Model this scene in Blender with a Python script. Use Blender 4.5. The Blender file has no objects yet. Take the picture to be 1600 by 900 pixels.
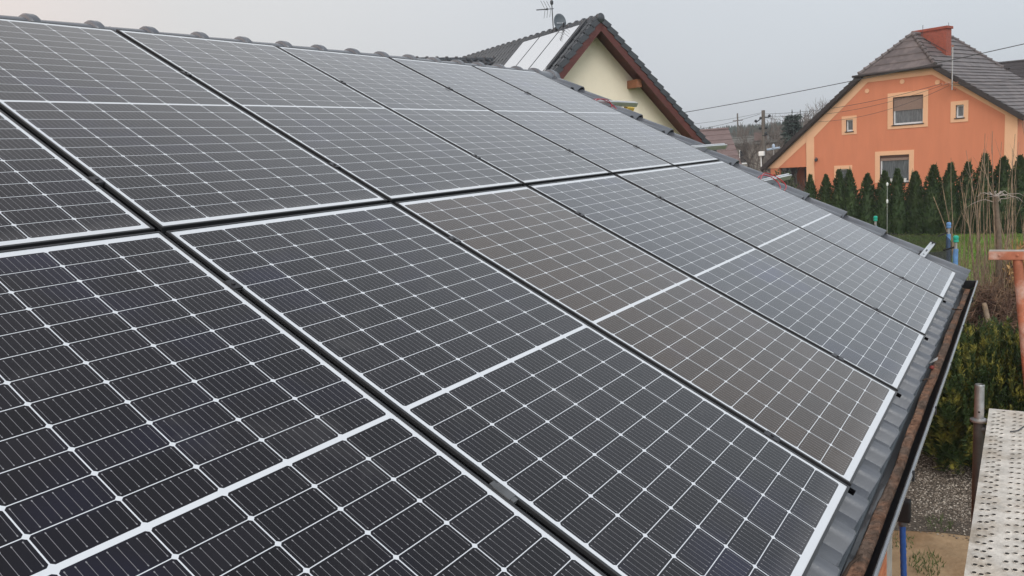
import bpy, math, random
import numpy as np
from mathutils import Vector, Matrix

random.seed(7)
S = bpy.context.scene
COL = S.collection
R = math.radians

# ------------------------------------------------------------------ camera
cam_d = bpy.data.cameras.new("camera")
cam = bpy.data.objects.new("camera", cam_d)
COL.objects.link(cam)
CX = Vector((0.53937, -0.83903, -0.07149))      # right
CY = Vector((0.17258, 0.02705, 0.98462))        # up
CZ = -Vector((0.82420, 0.54341, -0.15939))      # back
CAM = Vector((-1.4495, -2.2184, 4.2))
m = Matrix.Identity(4)
for i in range(3):
    m[i][0], m[i][1], m[i][2], m[i][3] = CX[i], CY[i], CZ[i], CAM[i]
cam.matrix_world = m
cam_d.sensor_width = 36.0
cam_d.lens = 27.959
cam_d.clip_start = 0.05
cam_d.clip_end = 3000
S.camera = cam

# ------------------------------------------------------------------ world: overcast sky
SUN_EL, SUN_AZ = R(46), R(213)          # azimuth measured from +X counter-clockwise
w = bpy.data.worlds.new("World")
S.world = w
w.use_nodes = True
nt = w.node_tree
nt.nodes.clear()
def wn(t, **k):
    n = nt.nodes.new(t)
    for a, b in k.items():
        setattr(n, a, b)
    return n
wl = nt.links.new
sky = wn('ShaderNodeTexSky', sky_type='NISHITA')
sky.sun_disc = False
sky.sun_elevation = SUN_EL
sky.sun_rotation = R(90) - SUN_AZ
sky.air_density = 1.0; sky.dust_density = 4.0; sky.ozone_density = 1.0
hs = wn('ShaderNodeHueSaturation')
hs.inputs['Saturation'].default_value = 0.25
wl(sky.outputs[0], hs.inputs['Color'])
tc = wn('ShaderNodeTexCoord')
sep = wn('ShaderNodeSeparateXYZ')
wl(tc.outputs['Generated'], sep.inputs[0])
# cloud deck: brighter overhead, as under a real overcast
rz = wn('ShaderNodeValToRGB')
e = rz.color_ramp.elements
e[0].position = 0.0; e[0].color = (0.60, 0.60, 0.60, 1)
e[1].position = 1.0; e[1].color = (0.40, 0.40, 0.42, 1)
e.new(0.12).color = (0.645, 0.645, 0.645, 1)
e.new(0.30).color = (0.72, 0.72, 0.72, 1)
e.new(0.60).color = (0.76, 0.76, 0.765, 1)
e.new(0.75).color = (0.47, 0.47, 0.485, 1)
wl(sep.outputs['Z'], rz.inputs[0])
# slightly warm towards +Y, slightly cool towards +X
dt = wn('ShaderNodeVectorMath', operation='DOT_PRODUCT')
dt.inputs[1].default_value = (-0.55, 0.83, 0.0)
wl(tc.outputs['Generated'], dt.inputs[0])
mr = wn('ShaderNodeMapRange')
mr.inputs['From Min'].default_value = -0.75; mr.inputs['From Max'].default_value = 0.75
wl(dt.outputs['Value'], mr.inputs['Value'])
rc = wn('ShaderNodeValToRGB')
e = rc.color_ramp.elements
e[0].position = 0.0; e[0].color = (0.90, 0.98, 1.06, 1)
e[1].position = 1.0; e[1].color = (1.34, 1.07, 0.95, 1)
e.new(0.45).color = (0.95, 1.0, 1.06, 1)
e.new(0.72).color = (1.03, 1.03, 1.03, 1)
wl(mr.outputs[0], rc.inputs[0])
# soft cloud mottling
nz = wn('ShaderNodeTexNoise')
nz.inputs['Scale'].default_value = 1.6; nz.inputs['Detail'].default_value = 3.0
wl(tc.outputs['Generated'], nz.inputs['Vector'])
mz = wn('ShaderNodeMapRange')
mz.inputs['To Min'].default_value = 0.90; mz.inputs['To Max'].default_value = 1.10
wl(nz.outputs[0], mz.inputs['Value'])
def vmul(a, b):
    n = wn('ShaderNodeVectorMath', operation='MULTIPLY')
    wl(a, n.inputs[0]); wl(b, n.inputs[1])
    return n.outputs[0]
# thinner, brighter cloud on the side where the hidden sun stands
db_ = wn('ShaderNodeVectorMath', operation='DOT_PRODUCT')
db_.inputs[1].default_value = (math.cos(SUN_AZ), math.sin(SUN_AZ), 0.0)
wl(tc.outputs['Generated'], db_.inputs[0])
mb_ = wn('ShaderNodeMapRange', interpolation_type='SMOOTHSTEP')
mb_.inputs['From Min'].default_value = -0.25; mb_.inputs['From Max'].default_value = 0.9
mb_.inputs['To Min'].default_value = 0.92; mb_.inputs['To Max'].default_value = 1.95
wl(db_.outputs['Value'], mb_.inputs['Value'])
cl = vmul(vmul(vmul(rz.outputs[0], rc.outputs[0]), mz.outputs[0]), mb_.outputs[0])
sc10 = wn('ShaderNodeVectorMath', operation='SCALE')
sc10.inputs['Scale'].default_value = 11.9
wl(cl, sc10.inputs[0])
mx = wn('ShaderNodeMix', data_type='RGBA')
mx.inputs['Factor'].default_value = 0.92
wl(hs.outputs[0], mx.inputs['A']); wl(sc10.outputs[0], mx.inputs['B'])
bg = wn('ShaderNodeBackground')
bg.inputs['Strength'].default_value = 0.1
wl(mx.outputs['Result'], bg.inputs['Color'])
wo = wn('ShaderNodeOutputWorld')
wl(bg.outputs[0], wo.inputs['Surface'])

# ------------------------------------------------------------------ sun behind the cloud
sd = bpy.data.lights.new("sun", 'SUN')
sd.energy = 1.5; sd.angle = R(35); sd.color = (1.0, 0.97, 0.93)
sun = bpy.data.objects.new("sun", sd)
COL.objects.link(sun)
sdir = Vector((math.cos(SUN_EL) * math.cos(SUN_AZ), math.cos(SUN_EL) * math.sin(SUN_AZ), math.sin(SUN_EL)))
sun.rotation_euler = (-sdir).to_track_quat('-Z', 'Y').to_euler()
sun.location = (0, 0, 30)

vs = S.view_settings
vs.view_transform = 'Standard'; vs.look = 'None'; vs.exposure = 0.0; vs.gamma = 1.0
vs.use_curve_mapping = False
S.cycles.max_bounces = 8
S.cycles.transparent_max_bounces = 16

# ================================================================== materials
def mat(name, col, rough=0.7, metal=0.0, spec=0.4, var=0.0, vscale=6.0, col2=None, c2scale=2.0, c2lo=0.45, c2hi=0.6,
        bump=0.0, bscale=40.0, alpha=1.0, stretch=None, coat=0.0):
    M = bpy.data.materials.new(name)
    M.use_nodes = True
    t = M.node_tree
    b = t.nodes['Principled BSDF']
    b.inputs['Roughness'].default_value = rough
    b.inputs['Metallic'].default_value = metal
    b.inputs['Specular IOR Level'].default_value = spec
    b.inputs['Base Color'].default_value = (*col, 1)
    b.inputs['Alpha'].default_value = alpha
    if coat:
        b.inputs['Coat Weight'].default_value = coat
    if var or col2 or bump:
        c = t.nodes.new('ShaderNodeTexCoord')
        src = c.outputs['Object']
        if stretch:
            mp = t.nodes.new('ShaderNodeMapping')
            mp.inputs['Scale'].default_value = stretch
            t.links.new(src, mp.inputs[0]); src = mp.outputs[0]
        out = None
        if col2:
            n = t.nodes.new('ShaderNodeTexNoise'); n.inputs['Scale'].default_value = c2scale
            n.inputs['Detail'].default_value = 5; n.inputs['Roughness'].default_value = 0.6
            t.links.new(src, n.inputs['Vector'])
            mr_ = t.nodes.new('ShaderNodeMapRange')
            mr_.inputs['From Min'].default_value = c2lo; mr_.inputs['From Max'].default_value = c2hi
            t.links.new(n.outputs[0], mr_.inputs['Value'])
            x = t.nodes.new('ShaderNodeMix'); x.data_type = 'RGBA'
            x.inputs['A'].default_value = (*col, 1); x.inputs['B'].default_value = (*col2, 1)
            t.links.new(mr_.outputs[0], x.inputs['Factor'])
            out = x.outputs['Result']
        if var:
            n = t.nodes.new('ShaderNodeTexNoise'); n.inputs['Scale'].default_value = vscale
            n.inputs['Detail'].default_value = 6; n.inputs['Roughness'].default_value = 0.65
            t.links.new(src, n.inputs['Vector'])
            mr_ = t.nodes.new('ShaderNodeMapRange')
            mr_.inputs['From Min'].default_value = 0.3; mr_.inputs['From Max'].default_value = 0.7
            mr_.inputs['To Min'].default_value = 1 - var; mr_.inputs['To Max'].default_value = 1 + var
            t.links.new(n.outputs[0], mr_.inputs['Value'])
            v = t.nodes.new('ShaderNodeVectorMath'); v.operation = 'SCALE'
            if out is None:
                v.inputs[0].default_value = col
            else:
                t.links.new(out, v.inputs[0])
            t.links.new(mr_.outputs[0], v.inputs['Scale'])
            out = v.outputs[0]
        if out is not None:
            t.links.new(out, b.inputs['Base Color'])
        if bump:
            n = t.nodes.new('ShaderNodeTexNoise'); n.inputs['Scale'].default_value = bscale
            n.inputs['Detail'].default_value = 4
            t.links.new(src, n.inputs['Vector'])
            bp = t.nodes.new('ShaderNodeBump'); bp.inputs['Strength'].default_value = bump
            bp.inputs['Distance'].default_value = 0.02
            t.links.new(n.outputs[0], bp.inputs['Height'])
            t.links.new(bp.outputs[0], b.inputs['Normal'])
    return M

class NB:
    """tiny maths-node helper"""
    def __init__(s, tree): s.t = tree
    def m(s, op, a, b=None, c=None):
        n = s.t.nodes.new('ShaderNodeMath'); n.operation = op
        for i, v in enumerate((a, b, c)):
            if v is None: continue
            if isinstance(v, (int, float)): n.inputs[i].default_value = v
            else: s.t.links.new(v, n.inputs[i])
        return n.outputs[0]

PW, PL, PT = 1.034, 2.0, 0.035          # solar panel
def panel_mat(name, cell, smudge=0.0):
    M = bpy.data.materials.new(name); M.use_nodes = True
    t = M.node_tree; b = t.nodes['Principled BSDF']; N = NB(t)
    c = t.nodes.new('ShaderNodeTexCoord'); sp = t.nodes.new('ShaderNodeSeparateXYZ')
    t.links.new(c.outputs['Object'], sp.inputs[0])
    x, y = sp.outputs['X'], sp.outputs['Y']
    mxx = 0.0205; px = (PW - 2 * mxx) / 6; myy = 0.030; mg = 0.0062
    py = (PL / 2 - myy - mg) / 12
    gx, gy, ch = 0.0029, 0.0022, 0.0058
    cx = N.m('DIVIDE', N.m('SUBTRACT', x, mxx), px)
    yy = N.m('SUBTRACT', N.m('ABSOLUTE', N.m('SUBTRACT', y, PL / 2)), mg)
    cy = N.m('DIVIDE', yy, py)
    fx = N.m('SUBTRACT', N.m('FRACT', cx), 0.5); fy = N.m('SUBTRACT', N.m('FRACT', cy), 0.5)
    ax = N.m('MULTIPLY', N.m('ABSOLUTE', fx), px); ay = N.m('MULTIPLY', N.m('ABSOLUTE', fy), py)
    hw, hh = px / 2 - gx / 2, py / 2 - gy / 2
    ins = N.m('MULTIPLY', N.m('LESS_THAN', ax, hw), N.m('LESS_THAN', ay, hh))
    ins = N.m('MULTIPLY', ins, N.m('LESS_THAN', N.m('ADD', ax, ay), hw + hh - ch))
    rng = N.m('MULTIPLY', N.m('MULTIPLY', N.m('GREATER_THAN', cx, 0.0), N.m('LESS_THAN', cx, 6.0)),
              N.m('MULTIPLY', N.m('GREATER_THAN', yy, 0.0), N.m('LESS_THAN', cy, 12.0)))
    ins = N.m('MULTIPLY', ins, rng)
    # nine bus wires along each cell, with a little solder pad near each end
    bf = N.m('ABSOLUTE', N.m('SUBTRACT', N.m('FRACT', N.m('ADD', N.m('MULTIPLY', N.m('FRACT', cx), 9.0), 0.0)), 0.5))
    bd = N.m('MULTIPLY', bf, px / 9)
    pad = N.m('MULTIPLY', N.m('GREATER_THAN', ay, hh - 0.010), N.m('LESS_THAN', ay, hh - 0.006))
    wid = N.m('ADD', 0.00042, N.m('MULTIPLY', pad, 0.0007))
    bus = N.m('MULTIPLY', N.m('LESS_THAN', bd, wid), N.m('LESS_THAN', ay, hh - 0.0055))
    # cell to cell variation
    oi = t.nodes.new('ShaderNodeObjectInfo')
    cb = t.nodes.new('ShaderNodeCombineXYZ')
    t.links.new(N.m('FLOOR', cx), cb.inputs[0])
    t.links.new(N.m('FLOOR', N.m('DIVIDE', N.m('SUBTRACT', y, PL / 2), py)), cb.inputs[1])
    t.links.new(N.m('MULTIPLY', oi.outputs['Random'], 50.0), cb.inputs[2])
    wn_ = t.nodes.new('ShaderNodeTexWhiteNoise'); wn_.noise_dimensions = '3D'
    t.links.new(cb.outputs[0], wn_.inputs['Vector'])
    # soft bluish / warm patches of the cell coating
    nn = t.nodes.new('ShaderNodeTexNoise'); nn.inputs['Scale'].default_value = 1.9; nn.inputs['Detail'].default_value = 3
    nn.noise_dimensions = '4D'
    t.links.new(c.outputs['Object'], nn.inputs['Vector'])
    t.links.new(N.m('MULTIPLY', oi.outputs['Random'], 90.0), nn.inputs['W'])
    pm = t.nodes.new('ShaderNodeMapRange'); pm.inputs['From Min'].default_value = 0.52; pm.inputs['From Max'].default_value = 0.72
    t.links.new(nn.outputs[0], pm.inputs['Value'])
    hue = t.nodes.new('ShaderNodeMix'); hue.data_type = 'RGBA'
    hue.inputs['A'].default_value = (*cell, 1)
    hue.inputs['B'].default_value = (cell[0] * 1.15, cell[1] * 1.3, cell[2] * 2.6, 1)
    t.links.new(N.m('MULTIPLY', pm.outputs[0], N.m('ADD', 0.35, N.m('MULTIPLY', wn_.outputs['Value'], 0.65))), hue.inputs['Factor'])
    scl = t.nodes.new('ShaderNodeVectorMath'); scl.operation = 'SCALE'
    t.links.new(hue.outputs['Result'], scl.inputs[0])
    t.links.new(N.m('ADD', 0.78, N.m('MULTIPLY', wn_.outputs['Value'], 0.44)), scl.inputs['Scale'])
    cm = t.nodes.new('ShaderNodeMix'); cm.data_type = 'RGBA'
    t.links.new(bus, cm.inputs['Factor']); t.links.new(scl.outputs[0], cm.inputs['A'])
    cm.inputs['B'].default_value = (0.23, 0.23, 0.24, 1)
    fm = t.nodes.new('ShaderNodeMix'); fm.data_type = 'RGBA'
    t.links.new(ins, fm.inputs['Factor'])
    fm.inputs['A'].default_value = (0.62, 0.65, 0.68, 1)
    t.links.new(cm.outputs['Result'], fm.inputs['B'])
    # thin dust film and wiped marks on the glass
    dn = t.nodes.new('ShaderNodeTexNoise'); dn.inputs['Scale'].default_value = 3.2; dn.inputs['Detail'].default_value = 5
    dn.inputs['Roughness'].default_value = 0.62; dn.noise_dimensions = '4D'; dn.inputs['Distortion'].default_value = 0.6
    t.links.new(c.outputs['Object'], dn.inputs['Vector']); t.links.new(N.m('MULTIPLY', oi.outputs['Random'], 37.0), dn.inputs['W'])
    dm = t.nodes.new('ShaderNodeMapRange'); dm.inputs['From Min'].default_value = 0.56; dm.inputs['From Max'].default_value = 0.82
    dm.inputs['To Min'].default_value = 0.003; dm.inputs['To Max'].default_value = 0.085
    t.links.new(dn.outputs[0], dm.inputs['Value'])
    lo = t.nodes.new('ShaderNodeMapRange'); lo.inputs['From Min'].default_value = 0.085; lo.inputs['From Max'].default_value = 0.008
    lo.inputs['To Min'].default_value = 0.0; lo.inputs['To Max'].default_value = 0.22
    t.links.new(y, lo.inputs['Value'])
    dn2 = t.nodes.new('ShaderNodeTexNoise'); dn2.inputs['Scale'].default_value = 14.0; dn2.inputs['Detail'].default_value = 4
    t.links.new(c.outputs['Object'], dn2.inputs['Vector'])
    dust = N.m('ADD', dm.outputs[0], N.m('MULTIPLY', lo.outputs[0], dn2.outputs[0]))
    du = t.nodes.new('ShaderNodeMix'); du.data_type = 'RGBA'
    t.links.new(dust, du.inputs['Factor']); t.links.new(fm.outputs['Result'], du.inputs['A'])
    du.inputs['B'].default_value = (0.42, 0.41, 0.40, 1)
    t.links.new(du.outputs['Result'], b.inputs['Base Color'])
    rm = t.nodes.new('ShaderNodeMapRange'); rm.inputs['To Min'].default_value = 0.08; rm.inputs['To Max'].default_value = 0.24
    t.links.new(dn.outputs[0], rm.inputs['Value'])
    t.links.new(rm.outputs[0], b.inputs['Roughness'])
    b.inputs['IOR'].default_value = 1.27
    b.inputs['Coat Weight'].default_value = 0.9; b.inputs['Coat IOR'].default_value = 1.24; b.inputs['Coat Roughness'].default_value = 0.12
    b.inputs['Specular IOR Level'].default_value = 0.5
    return M

K = {}
K['cell_dark'] = panel_mat('dark cells under glass', (0.0050, 0.0046, 0.0085))
K['cell_grey'] = panel_mat('grey black cells under glass', (0.0085, 0.0078, 0.0105))
K['cell_brown'] = panel_mat('brownish cells under glass', (0.034, 0.0200, 0.0100))
K['cell_blue'] = panel_mat('blue black cells under glass', (0.0080, 0.0092, 0.0160))
K['frame'] = mat('anodised panel frame', (0.05, 0.052, 0.055), 0.36, 0.45, var=0.06, vscale=30)
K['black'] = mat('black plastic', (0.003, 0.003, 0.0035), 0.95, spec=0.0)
K['clamp'] = mat('black anodised clamp', (0.045, 0.045, 0.05), 0.35, 0.6)
K['alu'] = mat('mill aluminium rail', (0.72, 0.73, 0.74), 0.33, 0.8, var=0.08, vscale=20)
K['bolt'] = mat('zinc bolt', (0.5, 0.5, 0.52), 0.35, 0.9)
K['tile'] = mat('dark grey glazed roof tile', (0.094, 0.101, 0.116), 0.25, spec=0.6, var=0.10, vscale=7, col2=(0.115, 0.122, 0.135), c2scale=1.7, bump=0.05, bscale=90)
K['tile_far'] = mat('black glazed roof tile', (0.030, 0.033, 0.038), 0.30, spec=0.6, var=0.25, vscale=4)
K['tile_brown'] = mat('brown grey concrete tile', (0.105, 0.088, 0.086), 0.5, spec=0.4, var=0.22, vscale=3, col2=(0.15, 0.125, 0.12), c2scale=1.3)
K['tile_brown_dark'] = mat('dark brown verge', (0.03, 0.024, 0.024), 0.6, var=0.2)
K['gutter'] = mat('black coated gutter', (0.018, 0.018, 0.02), 0.3, spec=0.5, coat=0.3)
K['lip'] = mat('gutter lip with painted wet shine', (0.30, 0.31, 0.33), 0.25, 0.7, var=0.15, vscale=14)  # pale grey painted for the wet shine along the lip
K['flash'] = mat('grey eaves flashing', (0.10, 0.115, 0.13), 0.45, 0.2, var=0.25, vscale=9, bump=0.1, bscale=18)
K['silt'] = mat('brown silt and leaf litter', (0.16, 0.115, 0.09), 0.9, spec=0.15, var=0.45, vscale=26, col2=(0.26, 0.145, 0.095), c2scale=6, bump=0.9, bscale=45)
K['twig'] = mat('dark twig', (0.05, 0.032, 0.022), 0.85, var=0.3)
K['white'] = mat('white paint', (0.74, 0.75, 0.74), 0.5, var=0.08)
K['red_plastic'] = mat('red cable sheath', (0.42, 0.02, 0.035), 0.35)
K['rubber_black'] = mat('black rubber', (0.014, 0.014, 0.015), 0.75)
K['yellow'] = mat('yellow foam block', (0.62, 0.43, 0.09), 0.75, var=0.2, vscale=12)
K['block'] = mat('orange hollow block', (0.48, 0.15, 0.065), 0.85, var=0.2, vscale=4, col2=(0.55, 0.24, 0.12), c2scale=3, bump=0.5, bscale=14, stretch=(1, 1, 6))
K['mortar'] = mat('grey mortar', (0.36, 0.34, 0.30), 0.95, var=0.2, vscale=6, bump=0.6, bscale=20)
K['cream'] = mat('cream render', (0.78, 0.69, 0.545), 0.9, spec=0.15, var=0.04, vscale=1.2, bump=0.15, bscale=90)
K['soffit'] = mat('red brown stained boards', (0.088, 0.022, 0.017), 0.5, var=0.25, vscale=3, stretch=(1, 1, 4))
K['purlin'] = mat('brown stained beam end', (0.25, 0.10, 0.05), 0.6, var=0.2)
K['collector'] = mat('collector glass', (0.86, 0.88, 0.91), 0.06, 0.92, spec=0.6)
K['coll_frame'] = mat('dark collector frame', (0.05, 0.052, 0.057), 0.4, 0.4)
K['dish'] = mat('grey dish', (0.105, 0.125, 0.14), 0.5, var=0.06)
K['dishmark'] = mat('pale dish print', (0.32, 0.34, 0.36), 0.5)
K['dark_metal'] = mat('weathered dark metal', (0.05, 0.055, 0.06), 0.5, 0.5)
K['orange'] = mat('orange render', (0.62, 0.232, 0.130), 0.9, spec=0.12, var=0.055, vscale=1.1, bump=0.12, bscale=60, stretch=(1.6, 1.6, .35))
K['apricot'] = mat('apricot render trim', (0.78, 0.47, 0.29), 0.9, spec=0.12, var=0.04, vscale=0.9)
K['brick'] = mat('red brick chimney', (0.30, 0.07, 0.042), 0.85, var=0.3, vscale=9)
K['pvc'] = mat('white pvc', (0.70, 0.71, 0.72), 0.35)
K['glass'] = mat('dark window glass', (0.02, 0.024, 0.03), 0.06, spec=0.6)
K['curtain'] = mat('lace curtain behind glass', (0.085, 0.105, 0.12), 0.35, spec=0.6, var=0.75, vscale=9, stretch=(3.0, 1, 0.25), coat=0.6)
K['shutter'] = mat('taupe roller shutter', (0.26, 0.18, 0.145), 0.55, var=0.06)
K['shutter_dark'] = mat('brown shutter box', (0.10, 0.05, 0.038), 0.5)
K['thuja'] = mat('thuja green', (0.030, 0.056, 0.017), 0.7, spec=0.25, var=0.4, vscale=4, col2=(0.050, 0.075, 0.022), c2scale=1.5)
K['thuja_gold'] = mat('golden tipped conifer', (0.028, 0.047, 0.012), 0.65, spec=0.25, var=0.4, vscale=8, col2=(0.27, 0.23, 0.04), c2scale=4.2, c2lo=0.49, c2hi=0.68)
K['russet'] = mat('russet dead sprays', (0.26, 0.085, 0.025), 0.75, var=0.4, vscale=8)
K['bark'] = mat('grey brown bark', (0.22, 0.165, 0.12), 0.9, var=0.35, vscale=14, col2=(0.32, 0.23, 0.15), c2scale=5)
K['bark_dark'] = mat('dark bark', (0.05, 0.036, 0.028), 0.9, var=0.35, vscale=8)
K['brush'] = mat('red brown brushwood', (0.15, 0.088, 0.062), 0.9, var=0.45, vscale=5, col2=(0.24, 0.16, 0.095), c2scale=2.5)
K['brush_red'] = mat('dark reddish twigs', (0.105, 0.058, 0.042), 0.9, var=0.45, vscale=5, col2=(0.19, 0.115, 0.07), c2scale=2.5)
K['straw'] = mat('dry ochre grass', (0.42, 0.26, 0.11), 0.85, var=0.3, vscale=6)
K['leafgreen'] = mat('weed green', (0.07, 0.10, 0.028), 0.7, var=0.35, vscale=9)
K['spruce'] = mat('blue grey spruce', (0.05, 0.072, 0.062), 0.8, var=0.35, vscale=1.2)
K['forest'] = mat('distant pines', (0.060, 0.082, 0.072), 0.9, spec=0.1, var=0.35, vscale=0.05)
K['baretree'] = mat('bare grey brown branches', (0.135, 0.115, 0.10), 0.9, var=0.3, vscale=1)
K['farroof'] = mat('faded red brown roof', (0.165, 0.118, 0.112), 0.7, var=0.2, vscale=2, stretch=(1, 1, 6))
K['farwall'] = mat('weathered grey wall', (0.22, 0.20, 0.175), 0.9, var=0.25, vscale=1.2)
K['farroof2'] = mat('grey roofing felt', (0.13, 0.13, 0.12), 0.9, var=0.2)
K['wood'] = mat('weathered timber pole', (0.13, 0.115, 0.10), 0.9, var=0.25, vscale=5)
K['galv'] = mat('galvanised steel', (0.42, 0.43, 0.43), 0.45, 0.75, var=0.2, vscale=25, col2=(0.42, 0.35, 0.29), c2scale=9, c2lo=0.52, c2hi=0.75)
K['galv_dark'] = mat('dull dirty steel tube', (0.13, 0.135, 0.14), 0.55, 0.5, var=0.3, vscale=9)
K['deck'] = mat('dirty zinc deck', (0.60, 0.565, 0.51), 0.65, spec=0.3, var=0.26, vscale=16, col2=(0.36, 0.30, 0.23), c2scale=5.5, c2lo=0.46, c2hi=0.74, bump=0.25, bscale=60)
K['hole'] = mat('painted hole shade', (0.03, 0.027, 0.024), 0.9)  # dark colour painted as the shade inside see-through holes
K['rust'] = mat('rust orange paint', (0.38, 0.135, 0.075), 0.7, var=0.3, vscale=14, col2=(0.47, 0.31, 0.25), c2scale=11, c2lo=0.46, c2hi=0.66)
K['rust_light'] = mat('pale greyish steel top', (0.42, 0.36, 0.32), 0.5, 0.4, var=0.2, vscale=15)
K['blue'] = mat('blue painted tube', (0.025, 0.10, 0.36), 0.45, var=0.15, vscale=20)
K['bluefoam'] = mat('blue foam sleeve', (0.11, 0.24, 0.46), 0.7, var=0.25, vscale=14)
K['teal'] = mat('teal knob', (0.02, 0.35, 0.25), 0.4)
K['net'] = mat('black safety net', (0.035, 0.035, 0.037), 0.9, alpha=0.72)
K['mat_black'] = mat('black trampoline mat', (0.012, 0.012, 0.013), 0.8)
K['pink'] = mat('pinkish stone', (0.56, 0.34, 0.28), 0.85, var=0.2, vscale=8)
K['stone'] = mat('pebbles', (0.20, 0.165, 0.13), 0.85, var=0.5, vscale=30)
K['stone_light'] = mat('pale pebbles', (0.42, 0.37, 0.31), 0.85, var=0.3, vscale=30)
K['stone_dark'] = mat('dark pebbles', (0.115, 0.09, 0.07), 0.85, var=0.4, vscale=30)
K['grass'] = mat('lawn blades', (0.115, 0.215, 0.035), 0.8, spec=0.2, var=0.35, vscale=1.5, col2=(0.17, 0.21, 0.05), c2scale=0.6)
K['lawn'] = mat('lawn', (0.10, 0.185, 0.03), 0.9, spec=0.15, var=0.3, vscale=5, col2=(0.15, 0.19, 0.05), c2scale=0.5, bump=0.6, bscale=30)
K['earth'] = mat('ground soil', (0.12, 0.10, 0.07), 0.95, spec=0.1, var=0.3, vscale=0.3, col2=(0.085, 0.11, 0.045), c2scale=0.08)
K['sand'] = mat('trodden sandy soil', (0.34, 0.235, 0.14), 0.95, spec=0.1, var=0.22, vscale=2.5, col2=(0.25, 0.16, 0.09), c2scale=1.2, bump=0.7, bscale=16)
K['gravel'] = mat('gravel bed', (0.105, 0.088, 0.072), 0.95, spec=0.1, var=0.6, vscale=45, col2=(0.10, 0.082, 0.066), c2scale=3, bump=1.0, bscale=60)
K['cable'] = mat('dark overhead wire', (0.05, 0.052, 0.056), 0.6)
K['paleblue'] = mat('pale blue paint', (0.40, 0.50, 0.62), 0.5)
K['lampwhite'] = mat('white lamp housing', (0.8, 0.8, 0.78), 0.4)

# ================================================================== mesh helpers
INV = {}
class MB:
    """collects world-space geometry, links it as ONE mesh object"""
    def __init__(s):
        s.v = []; s.f = []
    def add(s, vs_, fs):
        o = len(s.v)
        s.v.extend([tuple(p) for p in vs_])
        s.f.extend([tuple(i + o for i in f) for f in fs])
        return s
    def quad(s, a, b, c, d): return s.add([a, b, c, d], [(0, 1, 2, 3)])
    def box(s, c, sx, sy, sz, ax=None):
        c = Vector(c); ax = ax or (Vector((1, 0, 0)), Vector((0, 1, 0)), Vector((0, 0, 1)))
        X, Y, Z = ax[0] * sx / 2, ax[1] * sy / 2, ax[2] * sz / 2
        p = [c - X - Y - Z, c + X - Y - Z, c + X + Y - Z, c - X + Y - Z, c - X - Y + Z, c + X - Y + Z, c + X + Y + Z, c - X + Y + Z]
        return s.add(p, [(3, 2, 1, 0), (4, 5, 6, 7), (0, 1, 5, 4), (1, 2, 6, 5), (2, 3, 7, 6), (3, 0, 4, 7)])
    def prism(s, prof, vec):
        """closed profile (list of points) swept along vec, capped"""
        n = len(prof); vec = Vector(vec)
        a = [Vector(p) for p in prof]; b = [p + vec for p in a]
        fs = [(i, (i + 1) % n, n + (i + 1) % n, n + i) for i in range(n)]
        fs += [tuple(range(n - 1, -1, -1)), tuple(range(n, 2 * n))]
        return s.add(a + b, fs)
    def tube(s, pts, r, seg=8, cap=True):
        pts = [Vector(p) for p in pts]; n = len(pts)
        rs = r if isinstance(r, (list, tuple)) else [r] * n
        vs_ = []; ref = None
        for i, p in enumerate(pts):
            d = (pts[min(i + 1, n - 1)] - pts[max(i - 1, 0)])
            if d.length < 1e-9: d = Vector((0, 0, 1))
            d.normalize()
            if ref is None:
                ref = d.orthogonal().normalized()
            ref = (ref - d * ref.dot(d))
            if ref.length < 1e-6: ref = d.orthogonal()
            ref.normalize(); q = d.cross(ref)
            for k in range(seg):
                a = 2 * math.pi * k / seg
                vs_.append(p + (ref * math.cos(a) + q * math.sin(a)) * rs[i])
        fs = []
        for i in range(n - 1):
            for k in range(seg):
                fs.append((i * seg + k, i * seg + (k + 1) % seg, (i + 1) * seg + (k + 1) % seg, (i + 1) * seg + k))
        if cap:
            fs.append(tuple(range(seg - 1, -1, -1))); fs.append(tuple(range((n - 1) * seg, n * seg)))
        return s.add(vs_, fs)
    def lathe(s, base, prof, seg=12, axis=None, ref=None):
        """prof = [(r, h)...] turned round the axis at base"""
        base = Vector(base); Z = axis or Vector((0, 0, 1)); X = ref or Z.orthogonal().normalized(); Y = Z.cross(X)
        vs_ = []
        for r_, h in prof:
            for k in range(seg):
                a = 2 * math.pi * k / seg
                vs_.append(base + Z * h + (X * math.cos(a) + Y * math.sin(a)) * r_)
        n = len(prof)
        fs = [(i * seg + k, i * seg + (k + 1) % seg, (i + 1) * seg + (k + 1) % seg, (i + 1) * seg + k) for i in range(n - 1) for k in range(seg)]
        fs.append(tuple(range(seg - 1, -1, -1))); fs.append(tuple(range((n - 1) * seg, n * seg)))
        return s.add(vs_, fs)
    def build(s, name, mt, parent=None, loc=None, smooth=None, bevel=0.0, solid=0.0):
        me = bpy.data.meshes.new(name)
        inv = None
        if parent is not None:
            inv = INV.get(parent.name)
        P = np.array([tuple(p) for p in s.v], dtype=float).reshape(-1, 3)
        if inv is not None:
            A = np.array(inv); P = P @ A[:3, :3].T + A[:3, 3]
        elif loc is not None:
            P = P - np.array(tuple(loc))
        me.from_pydata(P.tolist(), [], s.f)
        me.materials.append(mt if not isinstance(mt, str) else K[mt])
        if smooth:
            me.polygons.foreach_set('use_smooth', [True] * len(me.polygons))
            me.set_sharp_from_angle(angle=R(smooth))
        me.validate(); me.update()
        o = bpy.data.objects.new(name, me)
        COL.objects.link(o)
        if parent is not None:
            o.parent = parent
            INV[o.name] = inv
        elif loc is not None:
            o.location = loc
        if solid:
            md = o.modifiers.new('thickness', 'SOLIDIFY'); md.thickness = solid; md.offset = -1
        if bevel:
            md = o.modifiers.new('edge', 'BEVEL'); md.width = bevel; md.segments = 2; md.limit_method = 'ANGLE'
        return o

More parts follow.
